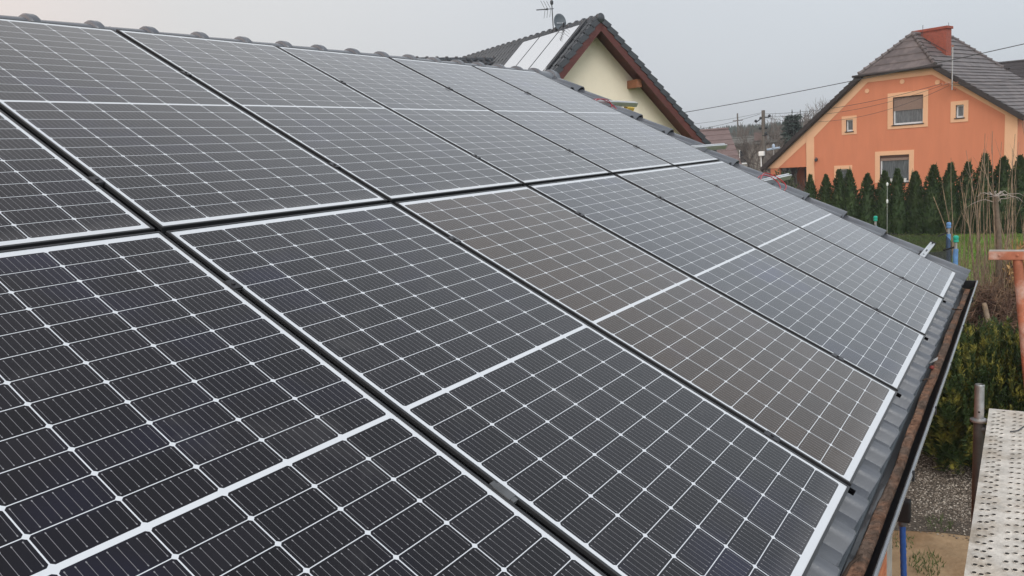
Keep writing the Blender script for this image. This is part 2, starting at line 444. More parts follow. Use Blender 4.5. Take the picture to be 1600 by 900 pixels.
def tag(o, label=None, cat=None, group=None, kind=None):
    if label: o['label'] = label
    if cat: o['category'] = cat
    if group: o['group'] = group
    if kind: o['kind'] = kind
    return o
def empty(name, loc, rot=(0, 0, 0), label=None, cat=None, group=None):
    o = bpy.data.objects.new(name, None)
    COL.objects.link(o)
    o.empty_display_size = 0.2
    o.location = loc; o.rotation_euler = rot
    from mathutils import Euler
    INV[o.name] = (Matrix.Translation(loc) @ Euler(rot).to_matrix().to_4x4()).inverted()
    return tag(o, label, cat, group)
def copy_tree(o, parent=None):
    c = o.copy(); COL.objects.link(c)
    if parent is not None: c.parent = parent
    if o.name in INV: INV[c.name] = INV[o.name]
    for ch in list(o.children):
        copy_tree(ch, c)
    return c
def V(*a): return Vector(a)
def ordinal(n): return ['first', 'second', 'third', 'fourth', 'fifth', 'sixth', 'seventh', 'eighth', 'ninth', 'tenth', 'eleventh', 'twelfth', 'thirteenth', 'fourteenth', 'fifteenth', 'sixteenth'][n]

# ================================================================== setting: ground
g_ = MB()
g_.quad((-1500, -1500, 0), (1500, -1500, 0), (1500, 1500, 0), (-1500, 1500, 0))
tag(g_.build('ground', 'earth'), kind='structure')
def patch(name, mt, poly, z, wob=0.12, seed=1, kind='structure'):
    rr = random.Random(seed); pts = []
    n = len(poly)
    for i in range(n):
        a = Vector(poly[i]); b = Vector(poly[(i + 1) % n])
        k = max(1, int((b - a).length / 0.35)); k = min(k, 60)
        for j in range(k):
            p = a.lerp(b, j / k)
            pts.append((p.x + rr.uniform(-wob, wob), p.y + rr.uniform(-wob, wob), z))
    mb = MB(); mb.add(pts, [tuple(range(len(pts)))])
    return tag(mb.build(name, mt), kind=kind)
patch('lawn', 'lawn', [(10.3, -12), (41, -14), (44, 16), (9.8, 10)], 0.004, 0.2, 2)
patch('sandy_path', 'sand', [(-6, -7), (7.8, -7), (7.75, 6), (-6, 6)], 0.008, 0.10, 3)
patch('gravel_bed', 'gravel', [(7.4, -6.5), (10.6, -6.5), (10.4, 3.5), (7.35, 3.2)], 0.012, 0.10, 4)

# loose pebbles on the gravel
def pebbles(name, mt, n, seed, smin, smax, reg):
    rr = np.random.default_rng(seed)
    base = np.array([(1, 0, 0), (-1, 0, 0), (0, 1, 0), (0, -1, 0), (0, 0, 1), (0, 0, -1)], float)
    tri = [(0, 2, 4), (2, 1, 4), (1, 3, 4), (3, 0, 4), (2, 0, 5), (1, 2, 5), (3, 1, 5), (0, 3, 5)]
    mb = MB()
    for i in range(n):
        s_ = rr.uniform(smin, smax)
        p = base * (s_ * rr.uniform(0.7, 1.3, (1, 3)) * np.array([1, 1, 0.6]))
        a = rr.uniform(0, 6.28); c_, d_ = math.cos(a), math.sin(a)
        p = p @ np.array([[c_, -d_, 0], [d_, c_, 0], [0, 0, 1]]).T + rr.normal(0, s_ * 0.12, (6, 3))
        x = rr.uniform(reg[0], reg[1]); y = rr.uniform(reg[2], reg[3])
        if x < 7.75 and rr.random() < 0.75: continue
        mb.add(p + np.array([x, y, 0.012 + s_ * 0.25]), tri)
    return mb.build(name, mt)
reg = (7.35, 10.3, -2.6, -0.2)
for nm, mt, n, sd_, a, b in (('pebbles', 'stone', 9000, 1, .006, .015), ('pale_pebbles', 'stone_light', 4200, 2, .006, .014), ('dark_pebbles', 'stone_dark', 7500, 3, .006, .015)):
    tag(pebbles(nm, mt, n, sd_, a, b, reg), {'pebbles': 'grey brown pebbles covering the gravel bed', 'pale_pebbles': 'pale pebbles scattered through the gravel bed', 'dark_pebbles': 'dark pebbles scattered through the gravel bed'}[nm], 'gravel', kind='stuff')

def blades(mb, n, x0, x1, y0, y1, h0, h1, rr, z=0.0, wdt=0.012):
    for i in range(n):
        x = rr.uniform(x0, x1); y = rr.uniform(y0, y1); h = rr.uniform(h0, h1); a = rr.uniform(0, 6.28)
        lx, ly = rr.gauss(0, h * .35), rr.gauss(0, h * .35)
        dx, dy = math.cos(a) * wdt, math.sin(a) * wdt
        mb.add([(x - dx, y - dy, z), (x + dx, y + dy, z), (x + lx, y + ly, z + h)], [(0, 1, 2)])
rr = random.Random(5)
gb = MB()
blades(gb, 16000, 11, 22, -3.5, 0.8, 0.05, 0.16, rr, 0.004, 0.012)
blades(gb, 14000, 22, 34, -4, 2.5, 0.05, 0.14, rr, 0.004, 0.02)
tag(gb.build('lawn_grass', 'grass'), 'short green grass of the lawn before the hedge', 'grass', kind='stuff')

# ================================================================== roof frame of the house with the panels
A = R(28); CA, SA = math.cos(A), math.sin(A); H0 = 4.0667
def W(u, v, h=0.0):                      # u along the eaves, v down the slope, h off the panel plane
    return Vector((u, -CA * v - SA * h, -SA * v + CA * h + H0))
U_ = Vector((1, 0, 0)); D_ = Vector((0, -CA, -SA)); N_ = Vector((0, -SA, CA))
RX0, RX1 = -4.2, 5.62                     # tile field
TP = 0.237; TPH = 0.67
def tile_h(u):
    f = ((u - TPH) / TP + 0.5) % 1.0 - 0.5
    if -0.20 < f < 0.21:
        if f < 0.06:
            t = min(1, (f + 0.20) / 0.15); hgt = 0.052 * (0.5 - 0.5 * math.cos(math.pi * t)) + 0.006 * max(0, min(1, (f + 0.05) / 0.11))
        else:
            t = (f - 0.06) / 0.15; hgt = 0.010 + 0.048 * math.cos(t * math.pi / 2)
        return hgt
    return 0.003 * math.cos(f * 6)
house = empty('tiled_house', (0.6, 2.0, 0), label='low house with dark grey tiled roof carrying the solar panels', cat='house')
EAVE = 2.085; CL = 0.352; TH = -0.135
def slope_mesh(place, u0, u1, vtop, lift=0.02):
    mb = MB(); us = []
    n = int((u1 - u0) / TP * 28)
    us = [u0 + (u1 - u0) * i / n for i in range(n + 1)]
    v1 = EAVE; k = 0
    while v1 > vtop + 0.01:
        v0 = max(vtop, v1 - CL)
        rows = []
        for (v, dh) in ((v1 - 0.004, lift - 0.024), (v1, lift - 0.004), (v1 - 0.006, lift), (v0 - 0.02 if v0 > vtop else v0, 0.0)):
            rows.append([place(u, v, TH + tile_h(u) + dh + 0.0016 * math.sin(u * 9.1 + k * 2.3)) for u in us])
        vs_ = [p for r_ in rows for p in r_]; w_ = n + 1
        fs = [(r_ * w_ + i, r_ * w_ + i + 1, (r_ + 1) * w_ + i + 1, (r_ + 1) * w_ + i) for r_ in range(3) for i in range(n)]
        mb.add(vs_, fs)
        v1 = v0; k += 1
    return mb
slope_mesh(W, RX0, RX1, -2.26).build('roof_slope', 'tile', house, smooth=35)
RY, RZ = CA * 2.27 - SA * TH * 0 + 0.0, H0 + 0.905
def Wb(u, v, h):                         # far slope, mirrored about the ridge
    p = W(u, v, h); return Vector((p.x, 2 * 2.0 - p.y, p.z))
slope_mesh(Wb, RX0, RX1, -2.26).build('roof_slope', 'tile', house, smooth=35)
# ridge tiles
RC = Vector((0, 1.985, H0 + 0.910))
def half_ring(mb, x0, x1, r0, r1, seg=14):
    pts = []
    for x, r_ in ((x0, r0), (x1, r1)):
        for k in range(seg + 1):
            a = math.pi * (k / seg) * 1.16 - 0.08 * math.pi
            pts.append(RC + Vector((x, math.cos(a) * r_, math.sin(a) * r_)))
    mb.add(pts, [(k, k + 1, seg + 2 + k, seg + 1 + k) for k in range(seg)])
def ridge_tile(u):
    mb = MB()
    half_ring(mb, u - .325, u - .03, .082, .088)
    half_ring(mb, u - .03, u - .027, .088, .100)
    half_ring(mb, u - .027, u - .018, .100, .107)
    half_ring(mb, u - .018, u + .018, .107, .107)
    half_ring(mb, u + .018, u + .028, .107, .100)
    half_ring(mb, u + .028, u + .029, .100, .080)
    return mb.build('ridge_tile', 'tile', house, smooth=50)
for i in range(31):
    ridge_tile(-3.78 + 0.323 * i + 0.005 * math.sin(i * 3.1))
cap = MB(); cap.lathe(RC + V(5.955, 0, 0), [(0.09, 0), (0.10, .02), (0.07, .05), (0.02, .062)], 14, V(1, 0, 0)); cap.build('ridge_end_disc', 'tile', house, smooth=50)
# verge tiles: two rolls and a skirt, overlapping down the slope
def verge_prof():
    pr = []
    for i in range(43):
        x = 5.50 + 0.46 * i / 42
        h = 0.0
        for c_, r_, hh in ((5.665, 0.072, 0.052), (5.875, 0.085, 0.060)):
            d = abs(x - c_) / r_
            if d < 1: h = max(h, hh * math.sqrt(max(0, 1 - d * d)) ** 1.3)
        pr.append((x, h))
    pr += [(5.966, 0.0), (5.968, -0.05), (5.968, -0.10)]
    return pr
VP_ = verge_prof()
vv = EAVE + 0.01; rrv = random.Random(3)
while vv > -2.1:
    mb = MB(); jit = rrv.uniform(-.004, .004); a_ = []
    for v, lift in ((vv, 0.040), (vv - 0.40, 0.008)):
        a_ += [W(x + jit, v, TH + h + lift) for x, h in VP_]
    n = len(VP_)
    mb.add(a_, [(i, i + 1, n + i + 1, n + i) for i in range(n - 1)])
    mb.build('verge_tile', 'tile', house, smooth=40, solid=0.016)
    vv -= CL
# eaves: flashing, fascia, gutter
ez = W(0, EAVE, TH).z; ey = W(0, EAVE, TH).y
fl = MB()
for (y0, z0, y1, z1) in ((ey + 0.02, ez - 0.004, ey + 0.035, ez - 0.03), (ey + 0.035, ez - 0.03, -1.768, 2.927), (-1.768, 2.927, -1.762, 2.915)):
    fl.quad((RX0, y0, z0), (5.75, y0, z0), (5.75, y1, z1), (RX0, y1, z1))
GY, GZ, GR = -1.812, 2.958, 0.062
fl = MB()
prf = [(ey + 0.055, ez - 0.012), (ey + 0.02, ez - 0.028), (-1.782, 2.936), (-1.780, 2.918)]
N_X = 60
for i in range(N_X):
    xa = RX0 + (5.75 - RX0) * i / N_X; xb = RX0 + (5.75 - RX0) * (i + 1) / N_X
    for (p, q) in zip(prf[:-1], prf[1:]):
        fl.quad((xa, p[0], p[1]), (xb, p[0], p[1]), (xb, q[0], q[1]), (xa, q[0], q[1]))
fl.build('eaves_flashing', 'flash', house)
gm = MB()
def gut(r_, flip=False):
    pts = []
    for x in (RX0, 5.86):
        for k in range(17):
            a = math.pi + math.pi * k / 16
            pts.append((x, GY + math.cos(a) * r_ * -1, GZ + math.sin(a) * r_))
    return pts
gm.add(gut(GR), [(k, k + 1, 18 + k, 17 + k) for k in range(16)])
gut_o = gm.build('gutter', 'gutter', house, smooth=60, solid=0.003)
lp = MB()
lp.tube([(RX0, GY - GR - 0.004, GZ + 0.006), (0.5, GY - GR - 0.004, GZ + 0.006), (3.0, GY - GR - 0.011, GZ + 0.007), (5.86, GY - GR - 0.006, GZ + 0.006)], 0.0075, 8)
lp.build('gutter_lip', 'lip', gut_o, smooth=60)
ec = MB(); ec.prism([(5.86, GY + math.cos(math.pi + math.pi * k / 12) * (GR + .004), GZ + .012 + math.sin(math.pi + math.pi * k / 12) * (GR + .012)) for k in range(13)], (0.006, 0, 0))
ec.build('gutter_end_cap', 'gutter', gut_o)
for x in (0.35, 1.62, 2.42, 3.22, 4.15, 5.1):
    bk = MB()
    bk.box((x, GY - GR - 0.012, GZ - 0.004), 0.026, 0.012, 0.034)
    bk.tube([(x, GY + math.cos(a) * (GR + .006), GZ + math.sin(a) * (GR + .006)) for a in [math.pi + math.pi * k / 10 for k in range(11)]], 0.006, 5)
    bk.build('gutter_bracket', 'rubber_black', gut_o)
fb = MB(); fb.box((0.8, -1.70, 2.87), 9.8, 0.022, 0.16); fb.build('fascia_board', 'soffit', house)
sf = MB(); sf.box((0.8, -1.50, 2.78), 9.8, 0.38, 0.018); sf.build('soffit', 'soffit', house)
# walls
wl_ = MB()
WY, WX = -1.32, 5.45
zt = lambda y: H0 + math.tan(A) * (y if y < 2 else 4 - y) - 0.19
for i in range(12):                                    # coursed hollow blocks
    z0 = i * 0.232; z1 = min(z0 + 0.224, 2.77)
    wl_.box(((RX0 + WX - 0.30) / 2, WY + 0.12, (z0 + z1) / 2), WX - 0.30 - RX0, 0.24, z1 - z0)
wl_.build('block_wall', 'block', house)
mw = MB()
mw.prism([(WX - 0.30, WY + 0.006, 0), (WX, WY, 0), (WX, WY, zt(WY)), (WX - 0.30, WY + 0.006, zt(WY))], (0, 0.24, 0))
mw.box(((RX0 + WX - 0.30) / 2, WY + 0.13, 1.39), WX - 0.34 - RX0, 0.21, 2.76)
gable = [(WX, WY + 0.241, 0), (WX, 5.3, 0), (WX, 5.3, zt(5.3)), (WX, 2.0, zt(2.0)), (WX, WY + 0.241, zt(WY + .24))]
mw.prism(gable, (-0.24, 0, 0))
mw.build('gable_wall', 'mortar', house)

# gutter contents
rg = random.Random(11)
sl = MB(); nx, ny = 420, 7
vs_ = []
for i in range(nx + 1):
    x = RX0 + 0.3 + (5.72 - RX0 - 0.3) * i / nx
    wob = 0.0035 * math.sin(x * 3.1) + 0.002 * math.sin(x * 9.3 + 1) + rg.uniform(-.0012, .0012)
    for j in range(ny + 1):
        t = j / ny
        ya = -1.795 + wob + 0.004 * math.sin(x * 2.2); y = ya + (-1.837 + wob * 0.5 - ya) * t
        bumpy = 0.0015 * math.sin(x * 23 + j) + rg.uniform(-.0014, .0014) + 0.003 * math.sin(x * 3.3)
        z = 2.921 + bumpy * (1 if 0 < j < ny else 0.2) - (0.012 if j in (0, ny) else 0) + .004
        vs_.append((x, y, z))
sl.add(vs_, [(i * (ny + 1) + j, (i + 1) * (ny + 1) + j, (i + 1) * (ny + 1) + j + 1, i * (ny + 1) + j + 1) for i in range(nx) for j in range(ny)])
tag(sl.build('gutter_silt', 'silt', smooth=60), 'brown silt and rotted leaves filling the gutter', 'silt', kind='stuff')
def twig_thing(label, pts, r=0.004):
    mb = MB(); mb.tube(pts, [r, r * .8, r * .5][:len(pts)] if len(pts) == 3 else r, 6)
    p = Vector(pts[0]); tag(mb.build('twig', 'twig', loc=p), label, 'twig', 'twigs lying in the gutter')
twig_thing('thick forked dark twig lying across the near end of the gutter', [(0.83, -1.792, 2.935), (0.90, -1.800, 2.944), (0.965, -1.822, 2.948)], 0.006)
twig_thing('thin curved twig nearest the bottom edge of the photo in the gutter', [(0.69, -1.795, 2.938), (0.655, -1.805, 2.944), (0.645, -1.82, 2.94)], 0.003)
twig_thing('dark twig bridging the gutter near its far end', [(4.72, -1.765, 2.965), (4.75, -1.80, 2.95), (4.70, -1.845, 2.96)], 0.007)
twig_thing('short dark twig in mid gutter below the red and white scrap', [(2.95, -1.785, 2.938), (2.965, -1.80, 2.943), (2.99, -1.82, 2.938)], 0.005)
sc_ = empty('plastic_scrap', (3.22, -1.80, 2.93), label='small red and white scrap lying in the gutter', cat='scrap')
mb = MB(); mb.lathe((3.22, -1.80, 2.93), [(.012, 0), (.014, .006), (.009, .014), (.003, .017)], 9); mb.build('red_cap', mat('faded dark red', (.20, .035, .03), .6), sc_, smooth=50)
mb = MB(); mb.prism([(3.29, -1.775, 2.935), (3.335, -1.785, 2.94), (3.33, -1.80, 2.955), (3.28, -1.80, 2.95)], (0.004, -.02, .012)); mb.build('white_flake', 'white', sc_)

# ================================================================== solar panels
PU = 1.058
def make_panel():
    root = empty('solar_module', (0, 0, 0))
    f = MB(); fw = 0.0085
    for (cx_, cy_, sx, sy) in ((PW / 2, fw / 2, PW, fw), (PW / 2, PL - fw / 2, PW, fw), (fw / 2, PL / 2, fw, PL - 2 * fw), (PW - fw / 2, PL / 2, fw, PL - 2 * fw)):
        f.box((cx_, cy_, -PT / 2), sx, sy, PT)
    f.build('frame', 'frame', root, bevel=0.0012)
    g = MB(); zz = -0.0022
    g.quad((fw, fw, zz), (PW - fw, fw, zz), (PW - fw, PL - fw, zz), (fw, PL - fw, zz))
    g.quad((fw, fw, zz - .005), (fw, PL - fw, zz - .005), (PW - fw, PL - fw, zz - .005), (PW - fw, fw, zz - .005))
    g.build('cell_laminate', 'cell_dark', root)
    return root
proto = make_panel(); first = True
lab_u = ['solar panel of the upper row cut off by the left edge of the photo', 'large grey panel of the upper row below the left end of the ridge', 'upper row panel right of the leftmost full ridge panel', 'upper row panel in the middle of the ridge line', 'upper row panel second from the cream house end', 'upper row panel at the cream house end of the ridge']
lab_l = ['darkest solar panel filling the bottom left corner of the photo', 'large dark panel of the lower row reaching the bottom edge beside the eaves', 'brown tinted solar panel of the lower row', 'blue grey lower row panel right of the brown tinted one', 'pale reflecting lower row panel second from the gutter end cap', 'farthest lower row panel beside the verge tiles and the gutter end cap']
cellm = {('u', 0): 'cell_grey', ('u', 1): 'cell_grey', ('u', 2): 'cell_grey', ('u', 3): 'cell_dark', ('u', 4): 'cell_blue', ('u', 5): 'cell_blue',
         ('l', 0): 'cell_dark', ('l', 1): 'cell_dark', ('l', 2): 'cell_brown', ('l', 3): 'cell_blue', ('l', 4): 'cell_grey', ('l', 5): 'cell_blue'}
rp = random.Random(21)
for row, vbot in (('u', -0.01), ('l', 2.01)):
    for i, k in enumerate(range(-1, 5)):
        o = proto if first else copy_tree(proto); first = False
        o.location = W(k * PU + 0.012, vbot, rp.uniform(-.001, .001))
        o.rotation_euler = (A + rp.uniform(-.0012, .0012), rp.uniform(-.0012, .0012), 0)
        tag(o, (lab_u if row == 'u' else lab_l)[i], 'solar panel', 'solar panels mounted on the tiled roof')
        lam = [c for c in o.children if c.name.startswith('cell')][0]
        if cellm[(row, i)] != 'cell_dark':
            lam.data = lam.data.copy(); lam.data.materials[0] = K[cellm[(row, i)]]

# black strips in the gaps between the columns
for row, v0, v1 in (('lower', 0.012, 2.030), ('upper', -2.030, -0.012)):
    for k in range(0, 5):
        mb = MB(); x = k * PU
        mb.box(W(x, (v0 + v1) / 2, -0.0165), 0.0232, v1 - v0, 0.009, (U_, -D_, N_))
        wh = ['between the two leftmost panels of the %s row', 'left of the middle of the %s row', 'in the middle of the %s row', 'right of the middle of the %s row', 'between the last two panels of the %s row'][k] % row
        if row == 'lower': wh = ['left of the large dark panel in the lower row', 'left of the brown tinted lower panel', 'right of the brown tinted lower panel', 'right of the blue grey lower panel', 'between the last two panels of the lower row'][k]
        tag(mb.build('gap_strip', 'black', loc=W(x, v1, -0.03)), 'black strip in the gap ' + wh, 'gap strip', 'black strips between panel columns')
mb = MB(); mb.box(W(2.0, 0, -0.032), 6.3, 0.03, 0.004, (U_, -D_, N_))  # level gap is only shaded; black strip added to darken it
tag(mb.build('gap_strip', 'black', loc=W(5.2, 0, -.034)), 'long black strip standing in for the shade in the level gap between the two panel rows', 'gap strip')

# mounting rails with clamps
rail_v = [-1.40, -0.345, 0.35, 1.738]
rail_l = ['aluminium rail end sticking out before the cream gable with red cable', 'aluminium rail end sticking out below the brown roofed building', 'aluminium rail end sticking out before the orange porch with red cable', 'short aluminium rail end with black cap nearest the gutter']
for i, v in enumerate(rail_v):
    x1 = 6.43 if i < 3 else 6.33; x0 = -1.3
    root = empty('mounting_rail', W(x1, v, -0.085), label=rail_l[i], cat='rail', group='mounting rails under the panels')
    mb = MB()
    pr_ = [(-.02, -.045), (.02, -.045), (.02, 0), (.007, 0), (.007, -.010), (-.007, -.010), (-.007, 0), (-.02, 0)]
    mb.prism([W(x0, v + a, -PT - .001 + b) for a, b in pr_], (x1 - x0, 0, 0))
    mb.build('rail_body', 'alu', root)
    if i == 3:
        mb = MB(); mb.box(W(x1 + .012, v, -PT - .022), .026, .05, .056, (U_, -D_, N_)); mb.build('end_cap', 'rubber_black', root, bevel=.003)
    for xx in (5.60, 5.70):
        hk = MB()
        hk.prism([W(xx - .017, v + a, b) for a, b in ((.08, -.103), (.08, -.081), (-.022, -.081), (-.022, -.038), (-.034, -.038), (-.034, -.103))], U_ * .034)
        hk.build('roof_hook', 'rubber_black', root, bevel=.003)
    bo = MB(); bo.lathe(W(5.65, v - .03, -.07), [(.014, 0), (.014, .012), (.007, .013), (.007, .026)], 6, -D_); bo.build('bolt', 'bolt', root)
    for k in range(5):
        cl_ = MB(); x = k * PU
        cl_.box(W(x, v, 0.0018), 0.034, 0.046, 0.003, (U_, -D_, N_))
        cl_.box(W(x, v, -0.012), 0.017, 0.055, 0.024, (U_, -D_, N_))
        cl_.lathe(W(x, v, 0.0032), [(.006, 0), (.006, .004), (.004, .0045)], 8, N_)
        cl_.build('mid_clamp', 'clamp', root, bevel=.001)
mb = MB(); mb.box(W(0, 1.356, 0.0018), 0.026, 0.052, 0.003, (U_, -D_, N_)); mb.box(W(0, 1.356, -0.004), 0.018, 0.075, 0.012, (U_, -D_, N_))
tag(mb.build('panel_clip', 'galv_dark', loc=W(0, 1.356, 0)), 'bare grey metal clip in the gap at the bottom centre of the photo', 'clip')
# leftovers by the rails
mb = MB(); mb.box(W(6.28, -1.39, -0.105), 0.16, 0.05, 0.045, (U_, -D_, N_))
tag(mb.build('foam_block', 'yellow', loc=W(6.28, -1.39, -.13), bevel=.004), 'small yellow block under the rail end before the cream gable', 'block')
def cable_thing(label, lists):
    mb = MB()
    for l in lists:
        P = [W(*p) for p in l]; Q = []
        for i in range(len(P) - 1):
            a, b = P[max(i - 1, 0)], P[i]; c, d = P[i + 1], P[min(i + 2, len(P) - 1)]
            for t in (0, .25, .5, .75):
                Q.append(0.5 * ((2 * b) + (c - a) * t + (2 * a - 5 * b + 4 * c - d) * t * t + (3 * b - a - 3 * c + d) * t ** 3))
        Q.append(P[-1]); mb.tube(Q, 0.0042, 6)
    tag(mb.build('cable', 'red_plastic', loc=W(*lists[0][0]), smooth=60), label, 'cable', 'red solar cables')
cable_thing('red cable looped over the rail before the orange porch', [[(5.22, .40, -.05), (5.48, .33, .0), (5.60, .33, .012), (5.70, .42, .0), (5.66, .52, -.03), (5.38, .56, -.06)], [(5.24, .36, -.05), (5.45, .32, -.01), (5.56, .36, .004), (5.63, .44, -.02), (5.5, .52, -.05), (5.3, .52, -.06)]])
cable_thing('red cable bundled at the rail before the cream gable', [[(5.2, -1.33, -.05), (5.5, -1.37, -.012), (5.68, -1.37, -.02), (5.72, -1.33, -.06), (5.55, -1.25, -.075), (5.2, -1.2, -.06)], [(5.2, -1.36, -.04), (5.55, -1.40, -.02), (5.75, -1.36, -.05), (5.8, -1.28, -.09)]])

# ================================================================== scaffold at the eaves
sc = empty('scaffold', (3.5, -2.02, 0), label='steel scaffold with perforated pale deck beside the gutter', cat='scaffold')
DZ = 2.60
def plank(y0, y1, x0, x1):
    mb = MB()
    mb.box(((x0 + x1) / 2, (y0 + y1) / 2, DZ - 0.02), x1 - x0, y1 - y0, 0.04)
    rows = [0.029, 0.051, 0.073, 0.126, 0.155, 0.182, 0.236, 0.258, 0.280]
    hb = MB(); rq = random.Random(4)
    for r_ in rows:
        x = x0 + 0.05
        while x < x1 - 0.04:
            c = Vector((x, (y0 - r_ if y0 > y1 else y0 + r_) + rq.uniform(-.0012, .0012), DZ)); seg = 10; hk_ = rq.uniform(.82, 1.12)
            rings = []
            for (rad, h) in ((1.0, 0.0), (0.88, 0.0030), (0.74, 0.0022)):
                rings.append([(c.x + math.cos(2 * math.pi * k / seg) * 0.0125 * rad * hk_, c.y + math.sin(2 * math.pi * k / seg) * 0.0108 * rad, DZ + 0.0006 + h) for k in range(seg)])
            mb.add([p for q in rings for p in q], [(j * seg + k, j * seg + (k + 1) % seg, (j + 1) * seg + (k + 1) % seg, (j + 1) * seg + k) for j in range(2) for k in range(seg)])
            hb.add([(p[0], p[1], p[2] - .0012) for p in rings[2]], [tuple(range(seg))])  # dark disc stands in for the unlit opening
            x += 0.064 + rq.uniform(-.004, .004)
    nb_ = len(mb.f); mb.add(hb.v, hb.f)
    o = mb.build('deck_plank', 'deck', sc)
    o.data.materials.append(K['hole'])
    for p in o.data.polygons:
        if p.index >= nb_: p.material_index = 1
    return o
plank(-2.055, -2.365, 0.4, 3.66); plank(-2.372, -2.682, 0.4, 3.66)
def upright(x, y, sp=True):
    mb = MB(); mb.lathe((x, y, 0.03), [(.027, 0), (.027, DZ - .06)], 14)
    o = mb.build('upright', 'galv_dark', sc, smooth=50)
    mb = MB(); mb.box((x, y, .018), .15, .15, .008); mb.lathe((x, y, .022), [(.03, 0), (.03, .1)], 12); mb.build('base_plate', 'galv_dark', o)
    if sp:
        mb = MB(); mb.lathe((x, y, DZ - .035), [(.026, 0), (.044, .006), (.044, .016), (.0245, .024), (.0245, .215), (.021, .219), (.021, .10)], 18)
        so = mb.build('spigot', 'galv', o, smooth=40)
        mb = MB(); dv = (CAM - V(x, y, 2.63)); dv.z = 0; dv.normalize()
        mb.lathe(V(x, y, DZ + .03) + dv * 0.0225, [(.0055, 0), (.0055, .0028)], 10, dv); mb.build('pin_hole', 'hole', so)
upright(3.50, -2.012)
upright(3.50, -2.735); upright(0.75, -2.012, False); upright(0.75, -2.735, False)
mb = MB()
for x in (3.50, 0.75):
    mb.tube([(x, -2.735, DZ - .075), (x, -2.012, DZ - .075)], .024, 10)
    mb.tube([(x, -2.735, 0.5), (x, -2.012, 0.5)], .02, 10)
mb.build('transom', 'galv_dark', sc, smooth=50)
mb = MB(); mb.tube([(3.50, -2.735, 2.3), (0.75, -2.735, .4)], .02, 10); mb.build('brace', 'galv_dark', sc, smooth=50)
mb = MB(); mb.tube([(3.63, -2.66, DZ + .005), (3.50, -2.30, DZ + .007), (3.42, -2.24, DZ + .009), (3.30, -2.20, DZ + .006), (3.27, -2.165, DZ + .006)], .0035, 6)
tag(mb.build('wire', 'cable', loc=(3.5, -2.3, DZ)), 'thin grey wire lying on the far end of the deck', 'wire')
# rust orange post with a cross bar
tp = empty('steel_post', (3.93, -2.36, 0), label='rust orange steel post with a flat cross bar on top', cat='post')
mb = MB(); mb.tube([(3.93, -2.36, 0), (3.92, -2.29, 2.2), (3.90, -2.168, 3.43)], .0255, 14); mb.build('post', 'rust', tp, smooth=50)
mb = MB(); mb.box((3.90, -2.265, 3.452), .06, .48, .050); mb.build('cross_bar', 'rust', tp, bevel=.004)
mb = MB(); mb.box((3.898, -2.265, 3.4785), .054, .474, .004); mb.build('pale_top', 'rust_light', tp)  # paler grey plate along the top of the cross bar
for y in (-2.08, -2.168):
    mb = MB(); mb.lathe((3.8695, y, 3.455), [(.008, 0), (.008, .003), (.004, .005)], 8, V(-1, 0, 0)); mb.build('rivet', 'rust', tp)
# blue pole with a black head leaning below the eaves
bp_ = empty('prop_pole', (3.6, -1.62, 0), label='blue ribbed pole with a black head below the gutter', cat='pole')
top = V(4.13, -1.555, 1.58); bot = V(3.95, -1.62, 0.02); dv = (top - bot).normalized()
mb = MB()
n = 60; mb.tube([bot.lerp(top, i / n) for i in range(n + 1)], [0.0205 if i % 2 else 0.0185 for i in range(n + 1)], 12); mb.build('shaft', 'blue', bp_, smooth=60)
mb = MB(); mb.lathe(top - dv * .01, [(.022, 0), (.026, .01), (.024, .05), (.02, .06)], 12, dv); mb.build('collar', 'galv_dark', bp_, smooth=50)
mb = MB(); mb.box(top + dv * .10 + V(.0, .03, 0), .085, .165, .15); mb.build('head', 'rubber_black', bp_, bevel=.012)
mb = MB(); mb.box(top + dv * .07 + V(.0, .07, -.02), .07, .06, .09); mb.build('jaw', 'rubber_black', bp_, bevel=.008)

# ================================================================== cream house with the collectors
GC = V(0.90033, -0.43521, 0); RCD = V(0.43521, 0.90033, 0)      # along the gable / along the ridge
PC = V(20.2423, 8.3497, 8.0969)                                   # ridge end
TH2 = R(43); DLl = -GC * math.cos(TH2) - V(0, 0, 1) * math.sin(TH2); DLr = GC * math.cos(TH2) - V(0, 0, 1) * math.sin(TH2)
NLl = -GC * math.sin(TH2) + V(0, 0, 1) * math.cos(TH2); NLr = GC * math.sin(TH2) + V(0, 0, 1) * math.cos(TH2)
ch = empty('cream_house', (PC.x, PC.y, 0), label='cream rendered house with steep black tiled roof and red brown verge boards', cat='house')
def C1(r, d, n, side=-1):                # r along ridge, d down slope, n off the slope
    return PC + RCD * r + (DLl if side < 0 else DLr) * d + (NLl if side < 0 else NLr) * n
def tiled(name, mt, parent, fn, u0, u1, v0, v1, pu, pv, hh, lift, smooth=35, seg=6, shape='wave'):
    mb = MB(); n = max(1, int(round((u1 - u0) / pu))) * seg
    us = [u0 + (u1 - u0) * i / n for i in range(n + 1)]
    k = 0; vb = v1
    while vb > v0 + 1e-4:
        va = max(v0, vb - pv); rows = []
        for v, dh in ((vb, lift - 0.025), (vb, lift), (va, 0.0)):
            rows.append([fn(u, v, dh + (hh * max(0, math.sin(2 * math.pi * (u - u0) / pu)) ** .6 if shape == 'wave' else hh * (1 if (i % seg) < seg - 1 else 0))) for i, u in enumerate(us)])
        w_ = n + 1
        mb.add([p for r_ in rows for p in r_], [(r_ * w_ + i, r_ * w_ + i + 1, (r_ + 1) * w_ + i + 1, (r_ + 1) * w_ + i) for r_ in range(2) for i in range(n)])
        vb = va; k += 1
    return mb.build(name, mt, parent, smooth=smooth)
RL = 9.5
tiled('roof_slope', 'tile_far', ch, lambda u, v, h: C1(u, v, h, -1), 0.0, RL, 0.06, 6.4, 0.25, 0.36, 0.09, 0.015, 50, 10)
